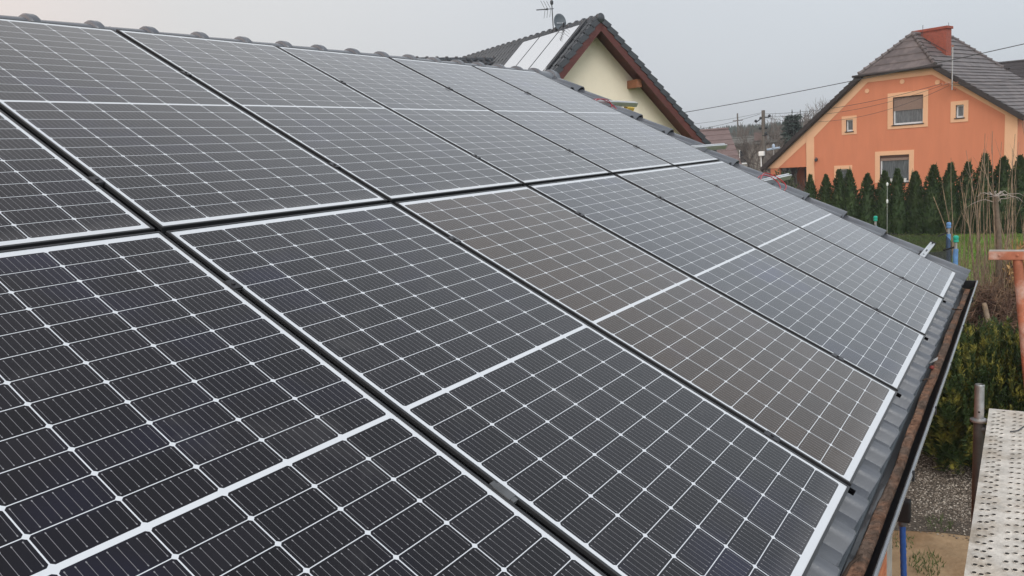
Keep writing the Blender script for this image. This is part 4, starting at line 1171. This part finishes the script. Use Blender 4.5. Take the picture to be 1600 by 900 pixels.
# weeds on the sand
def tuft(label, x, y, n, r_, h, seed):
    rr_ = random.Random(seed); mb = MB()
    for i in range(n):
        a = rr_.uniform(0, 6.28); q = r_ * math.sqrt(rr_.random()); blades(mb, 1, x + math.cos(a) * q, x + math.cos(a) * q + .001, y + math.sin(a) * q * .6, y + math.sin(a) * q * .6 + .001, h * .4, h, rr_, .01, .005)
    tag(mb.build('weed_tuft', 'leafgreen', loc=(x, y, 0)), label, 'weed', 'weeds on the sandy path')
tuft('small weed tuft beside the blue pole on the sand', 7.62, -1.50, 90, .22, .07, 1)
tuft('larger weed tuft at the bottom edge of the photo on the sand', 6.66, -1.46, 150, .26, .09, 2)
tuft('faint weed tuft against the block wall', 7.05, -1.20, 60, .2, .06, 3)

# ---------------- garden behind the gutter end: stems, brushwood, pruned tree
def stems(name, label, n, cx_, cy_, spread, h0, h1, r0, mt, seed, lean=.12, cat='shrub', twigs=2):
    rr = random.Random(seed); root = empty(name, (cx_, cy_, 0), label=label, cat=cat); mb = MB()
    for i in range(n):
        x = cx_ + rr.gauss(0, spread); y = cy_ + rr.gauss(0, spread); h = rr.uniform(h0, h1); lx, ly = rr.gauss(0, lean) * h, rr.gauss(0, lean) * h
        b = rr.gauss(0, .04) * h; pts = []
        for j in range(7):
            t = j / 6; pts.append(V(x + lx * t + b * math.sin(t * 3.14), y + ly * t - b * math.sin(t * 3), h * t))
        r_ = r0 * rr.uniform(.6, 1.25)
        mb.tube(pts, [r_ * (1 - .8 * j / 6) for j in range(7)], 5)
        for k in range(twigs):
            t = rr.uniform(.35, .9); p = pts[0].lerp(pts[6], t) ; q = p + V(rr.gauss(0, .12), rr.gauss(0, .12), rr.uniform(.15, .5)); mb.tube([p, p.lerp(q, .5) + V(rr.gauss(0, .02), rr.gauss(0, .02), 0), q], [r_ * .4, r_ * .3, r_ * .12], 4)
    mb.build('stems', mt, root, smooth=60)
    return root
def aimed(name, label, specs, mt, seed, cat='shrub'):
    """stems given as foot, tip, thickness"""
    rr = random.Random(seed); f0 = V(*specs[0][0]); root = empty(name, (f0.x, f0.y, 0), label=label, cat=cat); mb = MB()
    for (a, b, r_) in specs:
        a, b = V(*a), V(*b); bow = V(rr.gauss(0, .06), rr.gauss(0, .06), 0) * (b - a).length * .5
        pts = [a.lerp(b, j / 7) + bow * math.sin(math.pi * j / 7) + V(rr.gauss(0, .008), rr.gauss(0, .008), 0) for j in range(8)]
        mb.tube(pts, [r_ * (1 - .72 * j / 7) for j in range(8)], 6)
        for k in range(3):
            t = rr.uniform(.4, .95); p = a.lerp(b, t) + bow * math.sin(math.pi * t); q = p + V(rr.gauss(0, .08), rr.gauss(0, .08), rr.uniform(.2, .45)); mb.tube([p, q], [r_ * .35, r_ * .1], 4)
    mb.build('stems', mt, root, smooth=60)
    return root
sp = []
rr = random.Random(31)
for i in range(60):
    fx, fy = 15.9 + rr.gauss(0, .35), -1.75 + rr.gauss(0, .28); h = rr.uniform(1.6, 4.1)
    sp.append(((fx, fy, 0), (fx + rr.gauss(0, .12) * h, fy + rr.gauss(.02, .075) * h, h), rr.uniform(.006, .015)))
sp += [((15.8, -1.35, 0), (15.3, -.72, 2.95), .018), ((15.8, -1.4, 0), (15.4, -.85, 3.05), .016), ((15.8, -1.55, 0), (15.5, -1.12, 3.25), .015), ((15.9, -1.6, 0), (15.6, -1.5, 4.05), .014), ((15.9, -1.9, 0), (15.7, -1.98, 4.0), .014), ((15.9, -2.0, 0), (15.7, -2.08, 4.2), .013), ((15.8, -1.6, 0), (15.5, -1.32, 3.4), .014)]
aimed('tall_bare_shrub', 'tall bare shrub of straight grey brown stems before the thuja hedge', sp, 'bark', 3)
stems('bare_thicket', 'bare brown stems bushy to the right behind the orange post', 110, 16.4, -2.6, .45, .8, 2.7, .009, 'brush', 12, .12)
stems('yellowish_shrub', 'thin straw coloured stems rising behind the gutter end', 190, 15.2, -1.30, .34, .7, 2.1, .0065, 'bark', 14, .18, twigs=2)
# heap of brushwood
def heap(name, label, cx_, cy_, rx, ry, h, n, seed, mt):
    rr = random.Random(seed); root = empty(name, (cx_, cy_, 0), label=label, cat='brushwood'); mb = MB()
    for i in range(n):
        a = rr.uniform(0, 6.28); q = math.sqrt(rr.random()); x = cx_ + math.cos(a) * rx * q; y = cy_ + math.sin(a) * ry * q; z = rr.uniform(.1, h) * (1 - .5 * q * q)
        d = V(rr.gauss(0, 1), rr.gauss(0, .8), rr.gauss(.35, .6)).normalized(); l = rr.uniform(.25, .85); c = V(x, y, z)
        k = V(rr.gauss(0, .06), rr.gauss(0, .06), rr.gauss(0, .05)); r_ = rr.uniform(.0035, .010)
        p0 = c - d * l / 2; p0.z = max(.01, p0.z); p2 = c + d * l / 2; p2.z = max(.03, p2.z)
        mb.tube([p0, c + k, p2], [r_, r_ * .8, r_ * .3], 4)
    mb.build('twigs', mt, root)
    return root
heap('brushwood_heap', 'wide tangled brown brushwood heap behind the orange steel post', 15.5, -2.15, .7, .66, 1.95, 1500, 8, 'brush')
heap('brushwood_heap', 'denser dark reddish brushwood pile directly behind the gutter end cap', 14.75, -1.72, .5, .40, 1.5, 1000, 18, 'brush_red')
lg = [((15.0, -1.28, .05), (14.7, -1.52, 1.05), .075, 'dark thick log leaning out of the brushwood, left one'), ((14.6, -1.35, .05), (14.4, -1.62, .95), .085, 'dark thick log leaning out of the brushwood, right one beside the lawn'), ((13.7, -1.95, .02), (14.3, -1.60, 1.15), .05, 'grey slanting branch before the brushwood heap')]
for a, b, r_, lb in lg:
    mb = MB(); a, b = V(*a), V(*b); mb.tube([a, a.lerp(b, .5) + V(0, .03, .02), b], [r_, r_ * .92, r_ * .8], 9); tag(mb.build('log', 'bark_dark' if r_ > .06 else 'bark', loc=a, smooth=60), lb, 'log')
for i, (z, lb) in enumerate(((.42, 'upper dark rail behind the golden conifer'), (.22, 'lower dark rail behind the golden conifer'))):
    mb = MB(); mb.tube([(13.6, -1.42, z + .02), (13.4, -1.9, z), (13.5, -2.5, z - .03)], .04, 8); tag(mb.build('garden_rail', 'bark_dark', loc=(13.5, -1.9, 0), smooth=60), lb, 'rail', 'dark rails by the brushwood')
mb = MB(); mb.prism([(14.2, -1.86, .25), (14.2, -2.18, .22), (14.2, -2.22, .52), (14.2, -2.05, .60), (14.2, -1.87, .47)], (.22, .03, 0)); tag(mb.build('stone_slab', 'pink', loc=(14.2, -2, 0), bevel=.02), 'pale pink slab standing before the brushwood', 'slab')
# pruned weeping tree
wt = empty('pruned_weeping_tree', (15.4, -1.78, 0), label='thick pruned trunk with curling bare twigs on top', cat='tree')
mb = MB(); mb.tube([(15.4, -1.82, 0), (15.4, -1.79, 1.2), (15.38, -1.76, 2.2), (15.36, -1.70, 2.92)], [.062, .054, .046, .036], 10); mb.build('trunk', mat('dull trunk bark', (.15, .115, .085), .9, var=.35, vscale=12), wt, smooth=60)
mb = MB(); rr = random.Random(4)
for k in range(13):
    a = rr.uniform(0, 6.28); p = V(15.36, -1.70, 2.85 + rr.uniform(-.05, .1)); pts = [p]; d = V(math.cos(a) * .7, math.sin(a), .75)
    for j in range(8):
        p = p + d * rr.uniform(.035, .065) + V(rr.gauss(0, .014), rr.gauss(0, .014), rr.gauss(0, .014)); d = d + V(0, 0, -.24); pts.append(p)
    mb.tube(pts, [.010 * (1 - .1 * j) for j in range(9)], 5)
mb.build('curled_twigs', mat('pale grey twig', (.34, .30, .27), .8, var=.2), wt, smooth=60)
# dry grass
dg = MB(); rr = random.Random(8)
for i in range(55):
    x, y = 15.3 + rr.gauss(0, .08), -2.16 + rr.gauss(0, .06); h = rr.uniform(1.5, 2.15); l = V(rr.gauss(0, .12), rr.gauss(0, .12), 0)
    dg.add([(x - .006, y - .006, 0), (x + .006, y + .006, 0), (x + l.x + .01, y + l.y + .01, h), (x + l.x - .004, y + l.y, h + .06)], [(0, 1, 2, 3)])
    for k in range(3):
        z = h * rr.uniform(.72, 1); dg.add([(x + l.x * .9, y + l.y * .9, z), (x + l.x + rr.gauss(0, .05), y + l.y + rr.gauss(0, .05), z - .05), (x + l.x + rr.gauss(0, .06), y + l.y + rr.gauss(0, .06), z + .04)], [(0, 1, 2)])
tag(dg.build('dry_grass_clump', 'straw', loc=(15.3, -2.12, 0)), 'ochre clump of tall dry ornamental grass at the right edge', 'dry grass')
# thin pale garden pole before the hedge
gp = empty('garden_pole', (31.5, 3.0, 0), label='thin pale pole with a white ring before the hedge', cat='pole')
mb = MB(); mb.tube([(31.5, 2.30, 0), (31.5, 2.30, 2.35)], .011, 6); mb.build('pole', 'galv', gp)
mb = MB(); mb.lathe((31.5, 2.30, 1.55), [(.02, 0), (.036, .04), (.036, .11), (.02, .15)], 10); mb.build('ring', 'white', gp, smooth=50)
mb = MB(); mb.lathe((31.5, 2.30, 2.2), [(.02, 0), (.038, .03), (.038, .10), (.02, .13)], 10); mb.build('tip', 'white', gp, smooth=50)

# ---------------- trampoline
tr = empty('trampoline', (12.3, 0.95, 0), label='round trampoline with black safety net and blue padded poles', cat='trampoline')
TC = V(12.3, 0.95, 0); TR = 2.25
mb = MB(); mb.lathe(TC + V(0, 0, .62), [(TR - .02, 0), (TR - .02, .03)], 40); mb.build('jumping_mat', 'mat_black', tr)
mb = MB(); mb.tube([TC + V(math.cos(a) * TR, math.sin(a) * TR, .63) for a in [2 * math.pi * k / 48 for k in range(49)]], .03, 8); mb.build('ring_tube', 'galv', tr, smooth=60)
mb = MB(); seg = 48; nz_ = TR - .06; hz = 2.50
pv_ = []
for k in range(seg):
    a = 2 * math.pi * k / seg
    sag = .10 * abs(math.sin(a * 3 + .3)); pv_ += [TC + V(math.cos(a) * nz_, math.sin(a) * nz_, .65), TC + V(math.cos(a) * nz_, math.sin(a) * nz_, hz - sag)]
mb.add(pv_, [(2 * k, 2 * ((k + 1) % seg), 2 * ((k + 1) % seg) + 1, 2 * k + 1) for k in range(seg)]); mb.build('safety_net', 'net', tr, smooth=60)
for i, (x, y, capm) in enumerate(((13.16, -1.10, 'bluefoam'), (11.33, -1.36, 'teal'), (14.58, 0.14, 'teal'), (14.35, 2.15, 'teal'), (12.9, 3.2, 'teal'), (11.0, 2.9, 'teal'), (9.95, 1.2, 'teal'))):
    d = V(x, y, 0) - TC; d = d.normalized() * (TR + (.25 if i == 1 else .0 if i == 0 else .09)); p = TC + d; zt_ = 2.69 if i < 3 else 2.6
    mb = MB(); mb.tube([p, p + V(0, 0, .62), p + V(0, 0, zt_ - .06)], .020, 8); pole = mb.build('pole', 'galv', tr, smooth=60)
    mb = MB(); n = 16; mb.tube([p + V(.004 * math.sin(j * 2.1), .004 * math.cos(j * 1.7), .75 + (zt_ - .19 - .75) * j / n) for j in range(n + 1)], [.034 + .004 * math.sin(j * 2.7) for j in range(n + 1)], 10); mb.build('foam_sleeve', 'bluefoam', pole, smooth=70)
    mb = MB(); mb.lathe(p + V(0, 0, zt_ - .10), [(.02, 0), (.036, .01), (.036, .04), (.026, .045), (.036, .055), (.036, .085), (.02, .10)], 12); mb.build('knob', capm, pole, smooth=40)
    mb = MB(); mb.tube([p + V(0, 0, zt_ - .16), TC + d * .93 + V(0, 0, hz - .03)], .012, 5); mb.build('strap', 'rubber_black', pole)
    mb = MB(); mb.tube([p + V(-.12 * d.y, .12 * d.x, .62), p + V(-.12 * d.y, .12 * d.x, .03), p + V(.12 * d.y, -.12 * d.x, .03), p + V(.12 * d.y, -.12 * d.x, .62)], .018, 6); mb.build('leg', 'galv', tr, smooth=60)

# ================================================================== far background
def gable_house(name, label, c, ax, ln, wd, hw, hr, roofm, wallm, cat='building', wins=()):
    c = V(*c); X = V(math.cos(ax), math.sin(ax), 0); Y = V(-X.y, X.x, 0)
    root = empty(name, c, label=label, cat=cat)
    mb = MB(); mb.prism([c - X * ln / 2 + Y * y + V(0, 0, z) for y, z in ((-wd / 2, 0), (wd / 2, 0), (wd / 2, hw), (0, hr - .1), (-wd / 2, hw))], X * ln); mb.build('wall', wallm, root)
    for s_ in (1, -1):
        mb = MB(); o_ = .35; k = (hr - hw) / (wd / 2); rows = 9
        for i in range(rows):
            y0, y1 = (wd / 2 + o_) * i / rows, (wd / 2 + o_) * (i + 1) / rows
            a = [c + X * e_ + Y * s_ * y + V(0, 0, hr - k * y + dz) for e_, y, dz in ((-ln / 2 - .3, y0, .02), (ln / 2 + .3, y0, .02), (ln / 2 + .3, y1, .08), (-ln / 2 - .3, y1, .08))]
            mb.add(a, [(0, 1, 2, 3)]); mb.quad(a[3], a[2], a[2] - V(0, 0, .07), a[3] - V(0, 0, .07))
        mb.build('roof', roofm, root)
    mb = MB(); mb.tube([c - X * (ln / 2 + .3) + V(0, 0, hr + .06), c + X * (ln / 2 + .3) + V(0, 0, hr + .06)], .1, 8); mb.build('ridge', roofm, root)
    for (side, t, z, ww, wh) in wins:
        b = c + (Y * side * (wd / 2 + .012)) + X * t + V(0, 0, z)
        mb = MB(); mb.box(b, ww + .16, .02, wh + .16, (X, Y, V(0, 0, 1))); wo_ = mb.build('window', 'white', root)
        mb = MB(); mb.box(b + Y * side * .012, ww, .012, wh, (X, Y, V(0, 0, 1))); mb.build('pane', 'glass', wo_)
    return root
# brown red roofed building right behind the cream gable
vd = (V(55.2, 17.2, 0) - CAM); vd.z = 0; vd.normalize(); lt = V(-vd.y, vd.x, 0)
gable_house('brown_roofed_building', 'low building with faded red brown roof right of the cream gable', tuple(V(57.3, 19.9, 0)), math.atan2(lt.y, lt.x) + .18, 6.0, 11, 1.9, 5.25, 'farroof', 'farwall')
# long grey flat roofed building
fb_ = empty('grey_block_building', (72, 17, 0), label='long weathered grey building with flat roof behind the utility pole', cat='building')
mb = MB(); a, b = V(70.0, 21.2, 0), V(72.6, 10.5, 0); dk = V(.97, .24, 0)
mb.prism([a, b, b + V(0, 0, 4.25), a + V(0, 0, 3.85)], dk * 9); mb.build('wall', 'farwall', fb_)
mb = MB(); mb.prism([a + V(-.3, 0, 3.86), b + V(-.3, 0, 4.26), b + V(-.3, 0, 4.44), a + V(-.3, 0, 4.02)], dk * 9.6); mb.build('roof', 'farroof2', fb_)
for t in (.17, .48, .72, .9):
    p = a.lerp(b, t) + V(0, 0, 2.9); X = (b - a).normalized()
    mb = MB(); mb.box(p - dk * .02, .75, .04, 1.25, (X, dk, V(0, 0, 1))); wo_ = mb.build('window', 'white', fb_)
    mb = MB(); mb.box(p - dk * .045 + V(0, 0, .05), .62, .03, 1.05, (X, dk, V(0, 0, 1))); mb.build('pane', 'glass', wo_)
gable_house('red_chimney_house', 'distant house with reddish chimney behind the utility pole', (92, 22.5, 0), 2.0, 9, 8, 2.2, 4.7, 'farroof2', 'farwall')
mb = MB(); mb.box((90.0, 23.3, 4.75), .8, 1.2, .9); tag(mb.build('chimney_stack', 'farroof', loc=(90, 23.3, 4.1)), 'stubby red brick chimney stack far behind the utility pole', 'chimney')
gable_house('dark_roofed_house', 'white house with dark roof at the right edge beyond the orange house', (88, -3.8, 0), 1.75, 9, 8, 6.6, 9.7, 'tile_brown_dark', 'white')
# utility pole with cross arms
up_ = empty('utility_pole', (51.58, 12.40, 0), label='weathered timber utility pole with insulators and white lamp box', cat='utility pole')
mb = MB(); mb.tube([(51.58, 12.42, 0), (51.58, 12.38, 6.15)], [.15, .11], 10); mb.build('pole', 'wood', up_, smooth=60)
mb = MB(); mb.tube([(51.5, 12.85, 5.42), (51.55, 12.38, 5.72), (51.6, 12.0, 5.68)], .035, 6); mb.tube([(51.5, 12.45, 4.55), (51.5, 12.1, 4.6)], .05, 6); mb.build('cross_arm', 'dark_metal', up_)
mb = MB()
for p in ((51.5, 12.85, 5.42), (51.6, 12.0, 5.68), (51.55, 12.55, 5.58), (51.55, 12.2, 4.95), (51.55, 12.6, 4.95), (51.55, 12.25, 4.6)): mb.lathe(p, [(.05, 0), (.09, .05), (.09, .12), (.04, .18)], 8)
mb.build('insulator', 'dark_metal', up_, smooth=50)
mb = MB(); mb.box((51.3, 12.46, 3.40), .25, .36, .30); mb.build('lamp_box', 'lampwhite', up_, bevel=.04)
mb = MB(); mb.tube([(51.35, 12.52, 0), (51.35, 12.52, 3.3)], .04, 6); mb.build('conduit', 'white', up_)
pa = empty('pale_blue_aerial', (51.9, 11.9, 0), label='pale blue cross shaped aerial on a thin pole beside the utility pole', cat='aerial')
mb = MB(); mb.tube([(51.9, 11.86, 0), (51.9, 11.86, 4.0)], .025, 6); mb.build('pole', 'galv', pa)
mb = MB(); mb.tube([(51.9, 12.28, 3.62), (51.9, 11.46, 3.70)], .07, 6); mb.lathe((51.9, 11.86, 3.66), [(.05, 0), (.1, .05), (.1, .2), (.05, .3)], 8); mb.build('head', 'paleblue', pa)
p2 = MB(); p2.tube([(112, 32.6, 0), (112, 32.6, 8.3)], [.15, .1], 8); p2.tube([(112, 33.3, 7.3), (112, 31.9, 7.3)], .06, 6); tag(p2.build('distant_pole', 'wood', loc=(112, 32.6, 0)), 'distant thin pole rising from the far woods', 'pole')
p3 = MB(); p3.tube([(76.5, 15.85, 0), (76.5, 15.85, 6.8)], .035, 6); p3.tube([(76.5, 16.3, 6.4), (76.5, 15.4, 6.4)], .02, 5); p3.tube([(76.5, 16.2, 6.1), (76.5, 15.5, 6.1)], .02, 5); tag(p3.build('mast_aerial', 'dark_metal', loc=(76.5, 15.85, 0)), 'thin aerial mast above the spruce', 'aerial')
# overhead wires (thin sagging tubes)
def wire(label, a, b, sag, r_=.013):
    a, b = V(*a), V(*b); mb = MB()
    mb.tube([a.lerp(b, i / 24) - V(0, 0, sag * 4 * (i / 24) * (1 - i / 24)) for i in range(25)], r_, 5); tag(mb.build('overhead_wire', 'cable', loc=a), label, 'wire', 'overhead wires')
def at(x, y, D):                          # point along a sight line of the layout, used once for the span ends
    d = CX * ((x - 800) / 1242.6) + CY * (-(y - 450) / 1242.6) - CZ
    return CAM + d * (D / math.hypot(d.x, d.y))
wire('single long wire crossing before the orange gable from the cream house', at(1000, 187, 33), at(1660, 55, 27), .12, .012)
wire('thin wire from the utility pole towards the cream house, lower one', at(1188, 178, 55), at(1010, 212, 40), .2, .012)
wire('thin wire from the utility pole towards the cream house, upper one', at(1190, 176, 55), at(980, 200, 42), .2, .009)
wire('upper wire from the utility pole to the orange house mast', at(1196, 178, 55), O(-3.5, 6.55, -.5), .35, .012)
wire('middle wire from the utility pole to the orange house mast', at(1196, 181, 55), O(-3.3, 6.5, -.5), .55, .010)
wire('lower wire from the utility pole to the orange house mast', at(1196, 184, 55), O(-3.14, 6.4, -.5), .9, .010)
wire('short wire leaving the orange house mast to the right, upper one', O(-3.0, 6.5, -.55), at(1680, 108, 36), .15, .010)
wire('short wire leaving the orange house mast to the right, lower one', O(-3.0, 6.4, -.55), at(1680, 122, 37), .15, .010)

# spruce
def conifer(name, label, loc, h, rad, seed, mt, group=None, n=1600):
    rr = np.random.default_rng(seed); root = empty(name, loc, label=label, cat='spruce', group=group); loc = np.array(loc, float)
    mb = MB(); mb.tube([V(*loc), V(*loc) + V(0, 0, h * .95)], [h * .018, .02], 7); mb.build('trunk', 'bark_dark', root)
    mb = MB(); P, D, Nn, Ln, Wd = [], [], [], [], []; tiers = 15
    for i in range(tiers):
        t = .10 + .88 * i / tiers; nb = int(11 - 6 * t)
        for k in range(nb):
            a = 2 * math.pi * (k + rr.random() * .8) / nb; L_ = rad * (1 - t) ** .8 * rr.uniform(.75, 1.15) + .08
            for j in range(int(n / tiers / nb) + 1):
                q = rr.random() ** .7; z = t * h - q * L_ * .32 + rr.normal(0, .06)
                P.append(loc + np.array([math.cos(a) * q * L_ + rr.normal(0, .10), math.sin(a) * q * L_ + rr.normal(0, .10), z])); d = np.array([math.cos(a), math.sin(a), -.25]) + rr.normal(0, .4, 3); D.append(d / np.linalg.norm(d)); nn_ = rr.normal(0, 1, 3); Nn.append(nn_ / np.linalg.norm(nn_)); Ln.append(rr.uniform(.2, .42)); Wd.append(rr.uniform(.04, .09))
    P.append(loc + np.array([0, 0, h * .94])); D.append(np.array([0, 0, 1.])); Nn.append(np.array([1., 0, 0])); Ln.append(h * .08); Wd.append(.05)
    flakes(mb, P, D, Nn, Ln, Wd); mb.build('crown', mt, root)
    return root
conifer('spruce_tree', 'blue grey spruce standing left of the orange house roof', (66.6, 14.2, 0), 6.5, 1.6, 3, 'spruce', n=6500)
conifer('spruce_tree', 'slim dark spruce far behind the brown roofed building', (96, 32.3, 0), 6.6, 1.4, 4, 'spruce', n=900)
# bare trees
def branch(mb, p, d, l, r_, depth, rr):
    q = p + d * l; mid = p.lerp(q, .5) + V(rr.gauss(0, .04), rr.gauss(0, .04), 0) * l
    mb.tube([p, mid, q], [r_, r_ * .85, r_ * .65], 4 if depth < 3 else 6, cap=False)
    if depth == 0: return
    for k in range(rr.choice((2, 3, 3))):
        nd = (d + V(rr.gauss(0, .42), rr.gauss(0, .42), rr.gauss(.10, .22))).normalized(); branch(mb, p.lerp(q, rr.uniform(.55, 1)), nd, l * rr.uniform(.6, .85), r_ * .6, depth - 1, rr)
bt = []
for i in range(3):
    rr = random.Random(60 + i); root = empty('bare_tree', (0, 0, 0)); mb = MB(); mb.tube([(0, 0, 0), (.02, 0, .7), (.0, .03, 1.3)], [.10, .085, .075], 8); mb.build('trunk', 'baretree', root)
    mb = MB()
    for k in range(4): branch(mb, V(0, .02, 1.1 + .1 * k), V(rr.gauss(0, .35), rr.gauss(0, .35), 1).normalized(), 1.25, .055, 4, rr)
    mb.build('crown', 'baretree', root); bt.append(root)
spots = [(1168, 63, .72), (1178, 66, .80), (1201, 58, .62), (1213, 60, .74), (1224, 64, .62), (1186, 54, .45), (1232, 57, .50), (1207, 88, 1.0), (1222, 92, 1.05), (1240, 90, 1.15), (1255, 95, 1.2), (1150, 98, 1.0), (1168, 104, 1.05), (1270, 100, 1.25), (1290, 105, 1.25)]
bl = ['before the window of the grey building', 'right of the grey building window', 'touching the right side of the utility pole', 'right of the pale blue aerial', 'below the spruce', 'at the foot of the utility pole', 'low beside the orange house roof edge', 'far behind the pale blue aerial', 'far behind and left of the spruce', 'far behind the spruce', 'far behind the orange roof edge', 'behind the brown roofed building', 'behind the flat roof left of the pole', 'hidden mostly by the orange house', 'hidden almost wholly by the orange house']
usedb = set(); rr = random.Random(2)
for i, (px, D, sc_) in enumerate(spots):
    k = i % 3; o = bt[k] if k not in usedb else copy_tree(bt[k]); usedb.add(k)
    p = at(px, 250, D); o.location = (p.x, p.y, 0); o.scale = (sc_ * 1.5, sc_ * 1.5, sc_ * 1.45); o.rotation_euler = (0, 0, rr.uniform(0, 6))
    tag(o, 'bare grey brown tree ' + bl[i], 'bare tree', 'bare trees between the far houses')
# low scrub below the trees and the far woods
sb = MB(); rr = random.Random(77)
for i in range(2600):
    p = at(rr.uniform(1120, 1290), 250, rr.uniform(52, 68)); h = rr.uniform(.5, 1.9); l = V(rr.gauss(0, .25), rr.gauss(0, .25), 0) * h
    sb.tube([V(p.x, p.y, 0), V(p.x, p.y, h * .5) + l * .4, V(p.x, p.y, h) + l], [.014, .011, .004], 3, cap=False)
tag(sb.build('scrub', 'baretree'), 'tangled bare scrub below the utility pole', 'scrub', kind='stuff')
def wood(name, label, mt, n, px0, px1, D0, D1, h0, h1, seed, fat=.17, z0=0.0):
    rr = random.Random(seed); mb = MB()
    for i in range(n):
        D = rr.uniform(D0, D1); p = at(rr.uniform(px0, px1), 250, D); h = rr.uniform(h0, h1); r_ = h * fat * rr.uniform(.7, 1.2); seg = 6; zb = z0 * (D - D0) / max(1, D1 - D0)
        for (za, ra, zb2) in ((.12, 1, .62), (.38, .75, .84), (.62, .48, 1.0)):
            a0 = rr.uniform(0, 6); vs_ = [(p.x + math.cos(a0 + 6.283 * k / seg) * r_ * ra * rr.uniform(.6, 1.25), p.y + math.sin(a0 + 6.283 * k / seg) * r_ * ra * rr.uniform(.6, 1.25), zb + h * (za + rr.uniform(-.05, .05))) for k in range(seg)] + [(p.x + rr.gauss(0, .2), p.y, zb + h * zb2)]
            mb.add(vs_, [(k, (k + 1) % seg, seg) for k in range(seg)])
    return tag(mb.build(name, mt), label, 'woodland', kind='stuff')
wood('far_pine_wood', 'dark band of far pine wood along the horizon', 'forest', 5200, 700, 1900, 190, 340, 6.0, 8.6, 5, .21, 3.0)

# ================================================================== thin damp air
hz_m = bpy.data.materials.new('damp air'); hz_m.use_nodes = True
t = hz_m.node_tree; t.nodes.clear()
o_ = t.nodes.new('ShaderNodeOutputMaterial'); pv = t.nodes.new('ShaderNodeVolumePrincipled')
pv.inputs['Color'].default_value = (0.86, 0.90, 0.95, 1); pv.inputs['Density'].default_value = 0.0009; pv.inputs['Anisotropy'].default_value = 0.2
t.links.new(pv.outputs[0], o_.inputs['Volume'])
mb = MB(); mb.box((170, 60, 8.5), 420, 480, 19)
tag(mb.build('haze', hz_m), 'thin damp haze over the whole neighbourhood', 'haze', kind='stuff')
